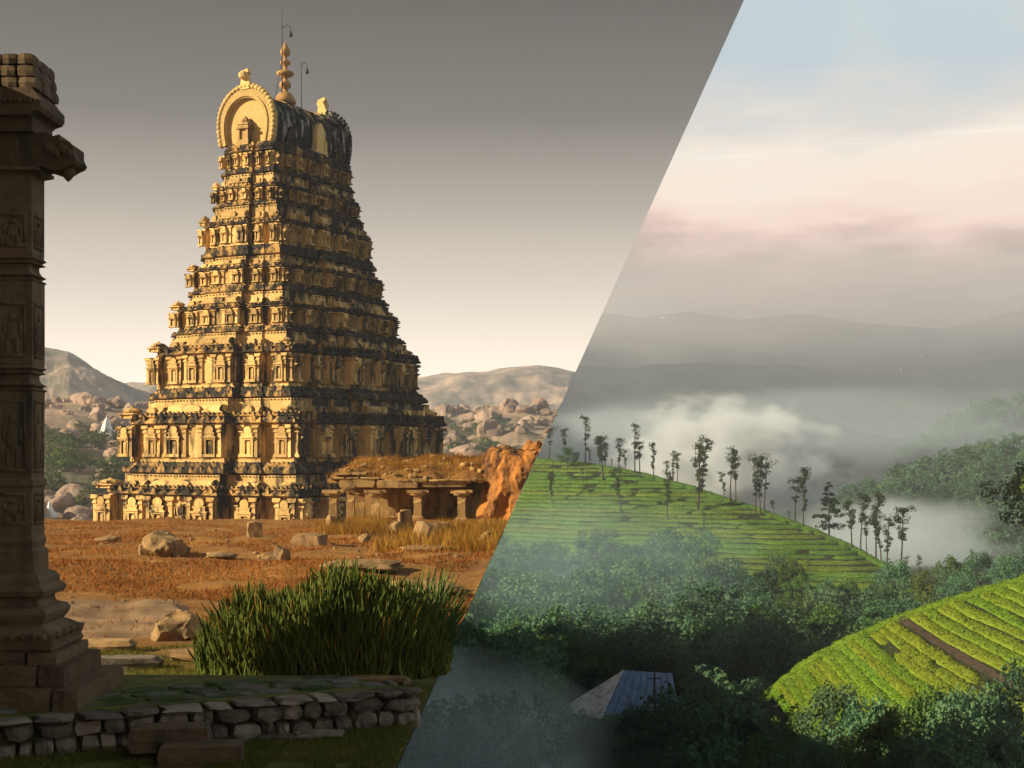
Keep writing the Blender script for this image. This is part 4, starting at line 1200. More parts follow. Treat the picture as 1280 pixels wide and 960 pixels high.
def broadleaf(seed, Ht, R, nc, per, leaf, mat, low=.32):
    r = np.random.RandomState(seed)
    cl = []
    cz = Ht * (low + 1) / 2; rz_ = Ht * (1 - low) / 2
    while len(cl) < nc:
        d = r.normal(size=3); d /= np.linalg.norm(d)
        q = r.uniform(.35, 1.0) ** .5
        lob = 1 + .28 * math.sin(3 * math.atan2(d[1], d[0]) + seed) + .2 * math.sin(5 * d[2] + seed * 2)
        c = np.array([d[0] * R * q * lob, d[1] * R * q * lob, cz + d[2] * rz_ * q])
        if d[2] < -.75: continue
        cl.append((c, R * r.uniform(.20, .36), 1.0))
    crown = make_crown(cl, leaf, per, seed, mat)
    tb = MB(); bend = r.normal(size=2) * .3
    tp = [(bend[0] * t * t, bend[1] * t * t, Ht * .62 * t) for t in np.linspace(0, 1, 5)]
    tb.tube(tp, [Ht * .028 * (1 - .7 * t) for t in np.linspace(0, 1, 5)], 7)
    for k in range(9):
        c = cl[r.randint(len(cl))][0]; z0 = Ht * r.uniform(.25, .5)
        tb.tube([(bend[0] * .3, bend[1] * .3, z0), (c[0] * .5, c[1] * .5, (z0 + c[2]) / 2 + .2), tuple(c)], [Ht * .012, Ht * .008, Ht * .003], 5)
    return tb.mesh('trunk', M['bark']), crown
def slender(seed, Ht, mat):
    """tall thin shade tree: bare straight trunk with small tufts, fuller at the top"""
    r = np.random.RandomState(seed)
    cl = []; tb = MB()
    bend = r.normal(size=2) * .8
    tr = lambda t: np.array([bend[0] * t * t + .12 * math.sin(4 * t + seed), bend[1] * t * t, Ht * t])
    tb.tube([tr(t) for t in np.linspace(0, 1, 9)], [Ht * .0135 * (1 - .8 * t) + .03 for t in np.linspace(0, 1, 9)], 6)
    start = r.uniform(.22, .55)
    nb = r.randint(13, 20)
    for k in range(nb):
        t = start + (1.0 - start) * (k + r.rand()) / nb
        if r.rand() < .12 and t < .8: continue
        a = r.uniform(0, 6.28); topf = .55 + .75 * max(0, t - .5) * 2
        ln = r.uniform(.45, 1.35) * topf * Ht / 15
        b0 = tr(t); b1 = b0 + np.array([cos(a) * ln, sin(a) * ln, ln * .55])
        tb.tube([b0, b1], [.05, .02], 4)
        cl.append((b1, r.uniform(.75, 1.35) * topf * Ht / 15, 1.0))
        if r.rand() < .6: cl.append((b0 + (b1 - b0) * .5, .4 * Ht / 15, .5))
    cl.append((tr(1.0), .75 * Ht / 15, 1.3))
    return tb.mesh('trunk', M['bark']), make_crown(cl, .46, 44, seed, mat)
def conifer(seed, Ht, R):
    r = np.random.RandomState(seed); cl = []; tb = MB()
    tb.tube([(0, 0, 0), (0, 0, Ht * .5), (0, 0, Ht)], [.28, .18, .04], 7)
    for k in range(64):
        t = r.rand() ** .85; z_ = Ht * (.2 + .8 * t); a = r.uniform(0, 6.28)
        rad = R * (1 - t) ** .75 * r.uniform(.55, 1.05) + .15
        c = (cos(a) * rad, sin(a) * rad, z_ - rad * .12 + .2)
        tb.tube([(0, 0, z_), c], [.05, .02], 4); cl.append((np.array(c), R * .2 * (1.15 - t), 1.0)); cl.append((np.array(c) * [.55, .55, 1], R * .2 * (1.1 - t), .7))
    return tb.mesh('trunk', M['bark']), make_crown(cl, .5, 30, seed, M['needles'], .6)
BROAD = [broadleaf(20 + k, 1.0 * h_, r_, 62, 46, lf, M['leaf'], lo) for k, (h_, r_, lf, lo) in enumerate(((10, 4.4, .46, .3), (9, 5.0, .46, .25), (11, 4.0, .44, .3), (8, 4.6, .46, .15), (12, 3.6, .42, .35)))]
BRIGHT = [broadleaf(40 + k, h_, r_, 55, 44, .42, M['leaf_bright'], lo) for k, (h_, r_, lo) in enumerate(((9, 3.6, .25), (11, 3.2, .3), (8, 4.2, .2)))]
SMALL = [broadleaf(60 + k, h_, r_, 30, 22, .9, M['leaf'], .1) for k, (h_, r_) in enumerate(((9, 5.5), (8, 6.2), (10, 4.8)))]
SCRUB = [broadleaf(70 + k, h_, r_, 26, 22, .8, M['scrub'], .05) for k, (h_, r_) in enumerate(((7, 4.8), (6, 5.4)))]
SLIM = [slender(80 + k, 15.0, M['leaf_thin']) for k in range(8)]
CONIF = conifer(95, 15.0, 4.6)
def plant(proto, name, label, cat, pos, s_, rz, group=None, sxy=1.0):
    o = thing(name, label, cat, pos, rz, group); o.scale = (s_ * sxy, s_ * sxy, s_)
    link('trunk', proto[0], o); link('crown', proto[1], o)
    return o

# scrub trees in the left distance
r = np.random.RandomState(33)
def on_hill(hv, nv, px, py):
    """point of a hill's front nearest a photograph position"""
    f = hv[:, :nv].reshape(-1, 3)
    e_ = (f[:, 0] / f[:, 1] * F + 640 - px) ** 2 + (HOR - (f[:, 2] - EYE) * F / f[:, 1] - py) ** 2
    return f[np.argmin(e_)]
for k in range(46):
    px, py = r.uniform(56, 160), r.uniform(545, 640)
    p_ = on_hill(hv1, nv1, px, py)
    plant(SCRUB[r.randint(2)], 'scrub_tree', 'small green scrub tree among the boulders behind the left end of the tower', 'tree', p_, r.uniform(.45, 1.0), r.uniform(0, 6), 'scrub trees on the left hillside')
for k in range(46):
    px, py = r.uniform(548, 680), r.uniform(528, 572)
    p_ = on_hill(hv2, nv2, px, py)
    if p_[0] + 6 > DK * p_[1] + DS * (p_[2] - EYE): continue
    plant(SCRUB[r.randint(2)], 'scrub_tree', 'hazy scrub tree on the far slope right of the tower', 'tree', p_, r.uniform(.4, .9), r.uniform(0, 6), 'scrub trees on the far right slope')
# white tent-like shrine top and small white spire
g = on_hill(hv1, nv1, 63, 648)
mb = MB(); mb.stack([(0, 1.35), (.4, 1.3), (1.0, .8), (1.9, .35), (2.9, .05)], n=8); mb.stack([(2.8, .06), (3.3, .02)], n=6)
o = mb.obj('white_spire', M['white_paint']); o.scale = (1.5,) * 3; o.location = (g[0], g[1], g[2]); tag(o, 'small white pointed spire at the foot of the left hillside', 'spire')
g = on_hill(hv1, nv1, 134, 545)
mb = MB(); mb.box(-2.5, -2.5, -1, 2.5, 2.5, 2.2); mb.stack([(2.2, 2.2), (3.2, 2.0), (4.6, 1.5), (6.2, .9), (7.4, .3), (8.2, .05)], n=8)
o = mb.obj('white_shrine', M['white_paint']); o.location = tuple(g); tag(o, 'tiny white shrine among trees on the left hillside', 'shrine')

# ------------------------------------------------------------------ right land: the misty valley
def zV(x, y):
    x = np.atleast_1d(np.asarray(x, float)); y = np.atleast_1d(np.asarray(y, float))
    return -31.5 + np.interp(y, [0, 150, 330, 600, 900, 2500], [-3, -1.5, 0.5, -14, -24, -30]) + 1.6 * n2(x, y, 40, 3, 8)
ys2 = np.concatenate([np.linspace(20, 420, 110), np.geomspace(425, 3900, 40)])
nc2 = 120
w2 = np.linspace(0, 1, nc2) ** 1.6
x0 = DK * ys2 + DS * (-31 - EYE) - 8
XX = x0[:, None] + w2[None, :] * (60 + .75 * ys2)[:, None]
YY = np.repeat(ys2[:, None], nc2, 1)
ZZ = zV(XX.ravel(), YY.ravel()).reshape(XX.shape)
tag(link('valley_ground', mesh_from('valley_ground', np.stack([XX, YY, ZZ], -1).reshape(-1, 3), grid(len(ys2), nc2), M['forest_floor'], True)), kind='structure')

class Loft:
    """hillside between a crest and a foot line given as photograph points with distance"""
    def __init__(s, crest, foot, power, bump, seed):
        s.c = crest; s.f = foot; s.pw = power; s.b = bump; s.s = seed
    def pt(s, u, v):
        def ev(L):
            t = np.linspace(0, 1, len(L)); a = np.array([P(*q) for q in L])
            return np.stack([np.interp(u, t, a[:, i]) for i in range(3)], -1)
        c, f = ev(s.c), ev(s.f)
        vv = np.asarray(v)[..., None]
        p_ = c + (f - c) * vv
        k = np.asarray(v) ** s.pw
        p_[..., 2] = c[..., 2] + (f[..., 2] - c[..., 2]) * k
        p_[..., 2] += s.b * n2(p_[..., 0], p_[..., 1], 22, 3, s.s).reshape(k.shape) * np.clip(np.asarray(v) * 5, .15, 1)
        return p_
def smooth_poly(pts, n=24):
    a = np.array(pts, float); t = np.linspace(0, 1, len(a)); tt = np.linspace(0, 1, n)
    b = np.stack([np.interp(tt, t, a[:, i]) for i in range(3)], 1)
    for _ in range(6): b[1:-1] = b[1:-1] * .5 + (b[:-2] + b[2:]) * .25
    return [tuple(q) for q in b]
hillA = Loft(smooth_poly([(600, 575, 470), (690, 572, 452), (760, 583, 430), (850, 604, 405), (920, 627, 388), (980, 650, 372), (1040, 672, 357), (1100, 703, 340), (1150, 730, 330)]),
             smooth_poly([(540, 700, 380), (690, 701, 368), (760, 705, 360), (850, 712, 350), (920, 718, 340), (980, 724, 334), (1040, 730, 330), (1100, 738, 324), (1150, 748, 322)]), 1.25, 1.0, 2)
hillB = Loft(smooth_poly([(945, 885, 134), (965, 862, 135), (1010, 824, 137), (1060, 797, 136.5), (1120, 773, 136), (1180, 755, 135.5), (1280, 724, 135), (1380, 690, 135), (1460, 660, 136)]),
             smooth_poly([(940, 895, 130), (960, 898, 130.5), (1000, 906, 130), (1045, 918, 125), (1100, 930, 120), (1170, 945, 116), (1270, 962, 112), (1400, 985, 108), (1500, 1005, 106)]), 1.1, .4, 4)
for nm, Lf, back in (('tea_hill', hillA, 90), ('tea_hill', hillB, 40)):
    U, Vv = np.meshgrid(np.linspace(0, 1, 130), np.linspace(0, 1.45, 60), indexing='ij')
    p_ = Lf.pt(U, Vv)
    cr = p_[:, 0]
    rear = [cr + np.array([0, back * t, -back * (.15 * t + .55 * t * t)]) for t in (.08, .2, .5, 1.0)]
    full = np.concatenate([np.stack(rear[::-1], 1), p_], 1)
    v = full.reshape(-1, 3)
    v = clampR(v, .05)
    tag(link(nm, mesh_from(nm, v, grid(full.shape[0], full.shape[1])[:, ::-1], M['tea_soil'], True)), kind='structure')

def tea_row(Lf, zj_, wid, hgt, name, label, group, step, seed, nsec=7, leafy=0, leafsz=.2, u0=0.0, u1=1.0, tilt=0.0):
    """hedge following the contour zj of the hillside"""
    zj = -999.0 if zj_ is None else zj_
    us = np.linspace(u0, u1, 1600); vs_ = np.linspace(0, 1.3, 260)
    U, Vv = np.meshgrid(us[::8], vs_, indexing='ij')
    p_ = Lf.pt(U, Vv); Zs = p_[..., 2] + tilt * U
    ok = Zs[:, 0] >= zj
    line = []
    for i in range(len(U)):
        if not ok[i]: 
            continue
        j = np.argmax(Zs[i] <= zj)
        if j == 0: continue
        t = (Zs[i, j - 1] - zj) / max(Zs[i, j - 1] - Zs[i, j], 1e-6)
        line.append(p_[i, j - 1] * (1 - t) + p_[i, j] * t)
    if zj_ is not None and len(line) < 6: return
    if zj_ is None: line = [q_ for q_ in Lf.pt(us[::8], np.full(200, .012))]
    line = np.array(line)
    for _ in range(3): line[1:-1] = line[1:-1] * .5 + (line[:-2] + line[2:]) * .25
    seg = np.r_[0, np.cumsum(np.linalg.norm(np.diff(line[:, :2], axis=0), axis=1))]
    n = max(int(seg[-1] / step), 6)
    ss = np.linspace(0, seg[-1], n)
    ln = np.stack([np.interp(ss, seg, line[:, i]) for i in range(3)], 1)
    tg = np.gradient(ln, axis=0); tg[:, 2] = 0; tg /= np.linalg.norm(tg, axis=1)[:, None] + 1e-9
    nr = np.stack([tg[:, 1], -tg[:, 0], 0 * tg[:, 0]], 1)
    nr *= np.where(nr[:, 1] > 0, -1, 1)[:, None]                    # downhill, towards the viewer
    ln = ln + nr * (.25 * wid * n2(ss, ss * 0, 9, 2, seed))[:, None]
    gapn = n2(ss, ss * 0 + seed, 2.2, 3, seed)
    brk = 1 - .85 * np.clip((n2(ss, ss * 0 + seed * 1.7, 4.5 * wid / 1.5, 2, seed + 3) - .62) * 6, 0, 1)
    hh = hgt * (1 + .18 * gapn) * np.clip(np.minimum(ss, ss[-1] - ss) / .5, .3, 1) * brk
    ww = wid * (1 + .08 * n2(ss, ss * 0 + 9, 3, 2, seed)) * (.5 + .5 * brk)
    th = np.linspace(0, pi, nsec)
    prof = [(-cos(t) * .5, max(sin(t), 0) ** .35) for t in th]
    V = []
    for (a, b) in prof:
        q = ln + nr * (a * ww)[:, None]
        sl = -.28 * a * ww                                          # follow the slope
        q = q + np.stack([0 * hh, 0 * hh, hh * b + sl - .15], 1)
        V.append(q)
    V = np.stack(V, 1).reshape(-1, 3)
    V = V + (np.stack([n2(V[:, 0], V[:, 2], .7, 3, 1), n2(V[:, 1], V[:, 2], .7, 3, 2), n2(V[:, 0], V[:, 1], .7, 3, 5)], 1)) * .12 * min(1.0, wid / 1.5)
    V = clampR(V, .05)
    f = grid(n, nsec)
    fl = f.tolist() + [list(range(nsec)), list(range((n - 1) * nsec, n * nsec))[::-1]]
    vl = V.tolist()
    if leafy:
        r = np.random.RandomState(seed)
        k = int(n * leafy); i = r.randint(0, n, k); j = r.randint(1, nsec - 1, k)
        c = V.reshape(n, nsec, 3)[i, j] + r.normal(size=(k, 3)) * .05
        d = r.normal(size=(k, 3)) * .5 + [0, -.2, .7]; d /= np.linalg.norm(d, axis=1)[:, None]
        a = np.cross(d, r.normal(size=(k, 3))); a /= np.linalg.norm(a, axis=1)[:, None]; b = np.cross(d, a)
        s_ = leafsz * r.uniform(.6, 1.3, k)[:, None]
        q = np.stack([c - a * s_ * .5, c + b * s_ * .35, c + a * s_ * .5, c - b * s_ * .35], 1).reshape(-1, 3)
        base_ = len(vl); q = clampR(q, .05); vl += q.tolist(); fl += (np.arange(len(q)).reshape(-1, 4) + base_).tolist()
    o = link(name, mesh_from(name, vl, fl, M['tea_ridge' if Lf is hillA else 'tea'], True))
    return tag(o, label, 'tea hedge', group)
ORD = 'first second third fourth fifth sixth seventh eighth ninth tenth eleventh twelfth thirteenth fourteenth fifteenth sixteenth seventeenth eighteenth nineteenth twentieth twenty-first twenty-second twenty-third twenty-fourth twenty-fifth twenty-sixth twenty-seventh twenty-eighth twenty-ninth thirtieth'.split()
for k, zj in enumerate(np.arange(-1.2, -31.5, -1.05)):
    tea_row(hillA, zj, 2.15, .55, 'tea_hedge', 'green tea hedge on the long misty ridge, %s row down from its crest' % ORD[k], 'tea hedges on the long ridge', .6, 100 + k, 7, 10, .42)
tea_row(hillA, None, 2.4, .6, 'tea_hedge', 'green tea hedge running along the very crest of the long ridge', 'tea hedges on the long ridge', .6, 150, 7, 10, .42)
for k, zj in enumerate(np.arange(6.4, -19.0, -.92)):
    if abs(zj + 4.64) < .3: continue            # the dirt track runs here
    tea_row(hillB, zj, 1.12, .45, 'tea_hedge', 'yellow-green tea hedge on the nearer hill, %s row down from its top' % ORD[k], 'tea hedges on the nearer hill', .2, 200 + k, 9, 34, .17, tilt=18.0)
tea_row(hillB, None, 1.5, .42, 'tea_hedge', 'yellow-green tea hedge along the skyline of the nearer hill', 'tea hedges on the nearer hill', .2, 250, 9, 34, .17)

# dirt track between hedges on the nearer hill
def contour_strip(Lf, zj, u0, u1, wid, mat, name, up, tilt=18.0):
    us = np.linspace(u0, u1, 120); vs_ = np.linspace(0, 1, 300)
    U, Vv = np.meshgrid(us, vs_, indexing='ij'); p_ = Lf.pt(U, Vv); out = []
    for i in range(len(us)):
        j = np.argmax(p_[i, :, 2] + tilt * us[i] <= zj)
        if j == 0: continue
        out.append(p_[i, j])
    ln = np.array(out)
    for _ in range(6): ln[1:-1] = ln[1:-1] * .5 + (ln[:-2] + ln[2:]) * .25
    tg = np.gradient(ln, axis=0); tg[:, 2] = 0; tg /= np.linalg.norm(tg, axis=1)[:, None]
    nr = np.stack([tg[:, 1], -tg[:, 0], 0 * tg[:, 0]], 1); nr *= np.where(nr[:, 1] > 0, -1, 1)[:, None]
    wj = wid * (1 + .25 * n2(ln[:, 0], ln[:, 1], 1.5, 3, 6))
    V = np.stack([ln + nr * (a * wj)[:, None] + np.stack([0 * wj, 0 * wj, up - .22 * a * wj + .05 * n2(ln[:, 0], ln[:, 1], .8, 3, 40 * a)], 1) for a in (-.5, -.2, .2, .5)], 1).reshape(-1, 3)
    tag(link(name, mesh_from(name, V, grid(len(ln), 4), mat, True)), kind='structure')

# slender shade trees along the ridge (photograph foot and top)
def foot_on(Lf, px, py):
    U, Vv = np.meshgrid(np.linspace(0, 1, 300), np.linspace(0, 1, 80), indexing='ij')
    p_ = Lf.pt(U, Vv).reshape(-1, 3)
    e_ = (p_[:, 0] / p_[:, 1] * F + 640 - px) ** 2 + (HOR - (p_[:, 2] - EYE) * F / p_[:, 1] - py) ** 2
    return p_[np.argmin(e_)]
GS = 'slender trees along the tea ridge'; LS = 'tall slender tree with bare trunk and tufted top on the tea ridge'
slim = [(686, 574, 532), (705, 576, 535), (731, 577, 517), (738, 575, 556), (750, 579, 541), (757, 584, 552), (765, 581, 568), (775, 585, 545), (783, 586, 558), (793, 588, 527), (800, 590, 550), (816, 598, 553),
        (834, 604, 576), (840, 603, 563), (847, 604, 566), (878, 618, 548), (874, 640, 555), (905, 624, 590), (913, 628, 562), (919, 628, 572), (944, 643, 570), (950, 643, 572), (955, 640, 576), (995, 650, 590), (1004, 658, 583), (968, 640, 620), (988, 648, 634),
        (1068, 680, 620), (1076, 690, 617), (1085, 690, 640), (1097, 698, 613), (1104, 700, 640), (1112, 703, 642), (1131, 710, 628), (1140, 706, 680), (755, 600, 545), (775, 640, 585), (835, 650, 590), (690, 630, 590), (1168, 700, 664), (880, 665, 640), (728, 600, 585)]
rs = random.Random(4)
for (px, yf, yt) in slim:
    p_ = foot_on(hillA, px, yf); h_ = (yf - yt) / F * p_[1]
    plant(SLIM[rs.randrange(8)], 'slender_tree', LS, 'tree', (p_[0], p_[1], p_[2] - .2), h_ / 15.0 * .98, rs.uniform(0, 6), GS, rs.uniform(.95, 1.55))
p_ = foot_on(hillA, 1036, 672); plant(CONIF, 'conifer_tree', 'dense dark conifer with broad conical crown standing on the tea ridge', 'tree', (p_[0], p_[1], p_[2] - .2), 70 / F * p_[1] / 15, .4)
p_ = foot_on(hillA, 709, 585); plant(BROAD[3], 'round_tree', 'round bushy tree at the upper left end of the tea ridge', 'tree', (p_[0], p_[1], p_[2] - .3), 28 / F * p_[1] / 8, .4, None, .8)

# woods in the valley
r = np.random.RandomState(77)
GW = 'woodland trees in the misty valley'; LW = 'bushy green broadleaf tree in the misty wood below the tea ridge'
def drop(px, d): x = (px - 640) / F * d; return np.array([x, d, float(zV(np.array([x]), np.array([d]))[0])])
def wood_label(pi_, p_):
    shape = ('round-crowned', 'wide spreading', 'upright', 'low bushy', 'tall narrow')[pi_]
    hp_ = P(775, 900, 158)
    if math.hypot(p_[0] - hp_[0], p_[1] - hp_[1]) < 26: return '%s green tree beside the blue and white roofed house' % shape
    if p_[1] > 265: return '%s green tree at the foot of the long tea ridge' % shape
    return '%s green tree in the mist of the valley bottom' % shape
cnt = 0
used = []
for k in range(4200):
    d = r.uniform(118, 345); px = r.uniform(480, 1130)
    p_ = drop(px, d); yy = HOR - (p_[2] - EYE) * F / d
    if yy > 1080: continue
    lim = np.interp(px, [600, 700, 800, 850, 950, 1040, 1130], [632, 640, 668, 700, 738, 762, 750])       # keep the tea face clear
    ytop = HOR - (p_[2] + 9.5 - EYE) * F / d
    if ytop < lim - 10: continue
    if p_[0] < DK * d + DS * (p_[2] + 3 - EYE) - 4: continue
    if d < 165 and px > 905: continue
    if 660 < px < 890 and 100 < d < 174: continue
    if any((p_[0] - q[0]) ** 2 + (p_[1] - q[1]) ** 2 < (4.4 + .009 * d) ** 2 for q in used): continue
    used.append(p_); cnt += 1
    br_ = r.rand() < .25
    pi_ = r.randint(3) if br_ else r.randint(5); pr_ = BRIGHT[pi_] if br_ else BROAD[pi_]
    if br_: plant(pr_, 'broadleaf_tree', 'lighter yellow-green tree in the misty wood below the tea ridge', 'tree', p_ - [0, 0, .4], r.uniform(.8, 1.3), r.uniform(0, 6), 'light trees in the misty valley', r.uniform(.85, 1.1))
    else: plant(pr_, 'broadleaf_tree', wood_label(pi_, p_), 'tree', p_ - [0, 0, .4], r.uniform(.85, 1.4), r.uniform(0, 6), GW, r.uniform(.9, 1.15))
    if cnt >= 290: break
# trees that rise behind the nearer hill and along the foot of the ridge
for (px, ytop, d, kind) in ((1120, 700, 300, 0), (1160, 705, 290, 1), (1200, 712, 280, 0), (1150, 735, 250, 1), (1105, 740, 260, 1), (1225, 690, 300, 0), (1190, 700, 310, 1), (1260, 700, 270, 0), (1075, 760, 240, 1), (1045, 765, 230, 0),
                            (1010, 780, 215, 1), (920, 735, 300, 1), (935, 742, 292, 1), (990, 690, 318, 1), (975, 700, 322, 0), (880, 668, 330, 0), (1135, 745, 222, 0), (1240, 730, 240, 1), (1275, 690, 260, 0), (960, 800, 205, 0), (1030, 800, 190, 0), (1000, 722, 312, 1), (1030, 730, 305, 0), (1060, 728, 308, 1), (1090, 735, 300, 0), (940, 720, 320, 0), (900, 715, 330, 0), (950, 860, 150, 0), (925, 880, 140, 1), (905, 860, 160, 0)):
    q = P(px, ytop, d); h_ = 11.0 if kind == 0 else 12.0
    pr_ = (BROAD if kind == 0 else BRIGHT)[rs.randrange(3)]
    plant(pr_, 'broadleaf_tree', 'tall loose-crowned tree between the long tea ridge and the nearer tea hill', 'tree', (q[0], q[1], q[2] - h_), h_ / 10, rs.uniform(0, 6), 'trees between the two tea hills', .8)
# dark trees on the near slope below the yellow-green hill
for (px, ytop, d, s_, kind) in ((1040, 858, 104, .75, 0), (1000, 880, 112, .7, 1), (1090, 874, 100, .85, 0), (1130, 872, 98, .9, 0), (1165, 868, 96, .85, 1), (1200, 880, 93, .9, 0), (1235, 862, 95, .9, 0), (1275, 845, 96, .95, 0), (1262, 880, 86, .9, 1), (1180, 895, 84, .9, 0), (1110, 900, 88, .85, 1), (1050, 905, 94, .8, 1), (1235, 905, 80, .85, 0), (1290, 890, 80, .9, 0), (985, 915, 104, .7, 1), (1140, 925, 80, .8, 0), (1020, 935, 92, .75, 0), (950, 925, 112, .7, 1), (1200, 930, 76, .75, 0)):
    q = P(px, ytop, d); pr_ = (BROAD if kind == 0 else BRIGHT)[rs.randrange(3)]
    hh = 10.0 * s_
    plant(pr_, 'broadleaf_tree', 'dark leafy tree at the foot of the yellow-green tea hill', 'tree', (q[0], q[1], q[2] - hh), s_, rs.uniform(0, 6), 'trees below the nearer tea hill', .75)
near_sl = Loft([(930, 930, 128), (1000, 960, 116), (1080, 1000, 104), (1180, 1040, 95), (1400, 1110, 86)], [(800, 1150, 100), (900, 1200, 85), (1000, 1250, 75), (1150, 1300, 65), (1500, 1400, 60)], 1.0, .3, 9)
U, Vv = np.meshgrid(np.linspace(0, 1, 50), np.linspace(0, 1, 20), indexing='ij'); p_ = near_sl.pt(U, Vv)
tag(link('near_slope', mesh_from('near_slope', p_.reshape(-1, 3), grid(50, 20)[:, ::-1], M['forest_floor'], True)), kind='structure')
contour_strip(hillB, -4.64, .36, .86, 1.05, M['dirt'], 'dirt_track', .14)
# light-green overhanging tree at the right rim
plant(BRIGHT[1], 'broadleaf_tree', 'bright green spreading tree at the far end of the nearer tea hill', 'tree', tuple(P(1290, 575, 170) - [0, 0, 14]), 1.3, 1.0)

# forested hill across the valley and its trees
hvC, nvC = hill('forest_hill', [(1020, 650, 760), (1050, 628, 750), (1090, 608, 740), (1150, 590, 740), (1200, 574, 735), (1250, 566, 730), (1330, 554, 720), (1420, 545, 720)], 260, 160, -75, M['forest_floor'], clampR, 5, 45, seed=12)
used = []
for k in range(2500):
    i = r.randint(0, hvC.shape[0]); j = int(nvC * (1 - r.rand() * .62)) - 1
    p_ = hvC[i, j]; px = p_[0] / p_[1] * F + 640
    if not 1040 < px < 1300: continue
    if any((p_[0] - q[0]) ** 2 + (p_[1] - q[1]) ** 2 < 7.5 ** 2 for q in used): continue
    used.append(p_)
    plant(SMALL[r.randint(3)], 'forest_tree', 'tree of the forested hill across the valley behind the conifer ridge', 'tree', p_ - [0, 0, 1.0], r.uniform(.75, 1.15), r.uniform(0, 6), 'trees of the forested hill')
    if len(used) > 190: break
hvD, nvD = hill('ridge', [(1120, 580, 1400), (1160, 552, 1400), (1190, 528, 1400), (1225, 512, 1400), (1280, 503, 1400), (1380, 495, 1400)], 350, 250, -80, M['mountain'], clampR, 17, 55, 260, 70, seed=15)
used = []
for k in range(2500):
    i = r.randint(0, hvD.shape[0]); j = int(nvD * (1 - r.rand() * .75)) - 1
    p_ = hvD[i, j]; px = p_[0] / p_[1] * F + 640
    if not 1130 < px < 1295: continue
    if any((p_[0] - q[0]) ** 2 + (p_[1] - q[1]) ** 2 < 9 ** 2 for q in used): continue
    used.append(p_)
    plant(SMALL[r.randint(3)], 'forest_tree', 'hazy tree on the far dark ridge behind the forested hill', 'tree', p_ - [0, 0, 1.5], r.uniform(1.0, 1.6), r.uniform(0, 6), 'trees of the far dark ridge')
    if len(used) > 180: break
hill('ridge', [(600, 545, 2000), (700, 520, 2000), (800, 515, 2000), (870, 520, 1950), (950, 508, 1900), (1000, 520, 1900), (1080, 545, 1900), (1180, 560, 1900)], 500, 300, -90, M['mountain'], clampR, 30, 110, 260, 60, seed=17)
hill('ridge', [(560, 470, 2600), (700, 455, 2600), (790, 462, 2600), (880, 448, 2600), (980, 456, 2600), (1060, 470, 2600), (1150, 462, 2600), (1230, 450, 2600), (1300, 440, 2600), (1420, 436, 2600)], 700, 300, -90, M['mountain'], clampR, 30, 200, 160, 32, seed=23)
mv, mnv = hill('mountain', [(560, 398, 3400), (700, 402, 3400), (760, 392, 3400), (800, 397, 3400), (860, 388, 3400), (930, 399, 3400), (1000, 393, 3400), (1080, 402, 3400), (1180, 408, 3400), (1240, 396, 3400), (1300, 384, 3400), (1420, 375, 3400)], 1100, 300, -90, M['mountain'], clampR, 34, 260, 200, 40, seed=19)
# far white houses on the mountain side
for k, (px, py, s_) in enumerate(((826, 399, 9), (833, 396, 6), (866, 403, 6), (1232, 402, 10), (1242, 401, 7), (1222, 404, 6), (1002, 473, 6), (980, 475, 6), (1126, 461, 5), (1152, 449, 6), (1142, 571, 5), (1064, 602, 5))):
    p_ = on_hill(mv, mnv, px, py); mb = MB(); mb.box(-s_ * .6, -s_ * .4, -3, s_ * .6, s_ * .4, s_ * .45); mb.add([(-s_ * .65, -s_ * .45, s_ * .45), (s_ * .65, -s_ * .45, s_ * .45), (s_ * .65, s_ * .45, s_ * .45), (-s_ * .65, s_ * .45, s_ * .45), (-s_ * .65, 0, s_ * .75), (s_ * .65, 0, s_ * .75)], [(0, 1, 5, 4), (2, 3, 4, 5), (1, 2, 5), (3, 0, 4), (3, 2, 1, 0)])
    o = mb.obj('house', M['white_paint']); o.scale = (.55, .55, .55); o.location = tuple(p_); tag(o, 'tiny white house on the hazy far mountainside', 'house', 'houses on the far mountainside')

# house with white and blue sheet roof in the wood
hs = thing('house', 'house in the wood with one worn white and one blue sheet roof slope', 'house', tuple(P(775, 900, 158)))
L0_ = np.array(P(775, 900, 158))
def W(px, py, d): return P(px, py, d) - L0_
apex, rid = W(779, 838, 160), W(840, 842, 164)
el, ef, er = W(698, 888, 162), W(751, 899, 154), W(850, 892, 158)
def quadstrip(a, b, c, d, n, mat, name):
    """sheets side by side between edge a-b (top) and d-c (bottom)"""
    for k in range(n):
        t0, t1 = k / n + .004, (k + 1) / n - .004
        p0, p1, p2, p3 = a + (b - a) * t0, a + (b - a) * t1, d + (c - d) * t1, d + (c - d) * t0
        nn = np.cross(p2 - p0, p3 - p1); nn /= np.linalg.norm(nn) + 1e-9; nn = nn * (.04 + .03 * (k % 2))
        if nn[2] < 0: nn = -nn
        mb = MB(); mb.add([p0 + nn, p1 + nn, p2 + nn, p3 + nn, p0 - nn, p1 - nn, p2 - nn, p3 - nn], [(0, 1, 2, 3), (7, 6, 5, 4), (0, 4, 5, 1), (1, 5, 6, 2), (2, 6, 7, 3), (3, 7, 4, 0)])
        mb.obj(name, mat, hs)
def sheet_mat(name, c0, c1):
    m = Mat(name, .5).use_world(); m.color(m.ramp(m.noise(.8, 6, .7), [(.38, c0), (.55, c1)])); return m.m
quadstrip(apex - .02, apex + .02, ef, el, 7, sheet_mat('white_sheet', (.40, .41, .40), (.80, .82, .82)), 'roof_sheet')
quadstrip(apex, rid, er, ef, 8, sheet_mat('blue_sheet', (.05, .085, .15), (.075, .125, .22)), 'roof_sheet')
mb = MB()
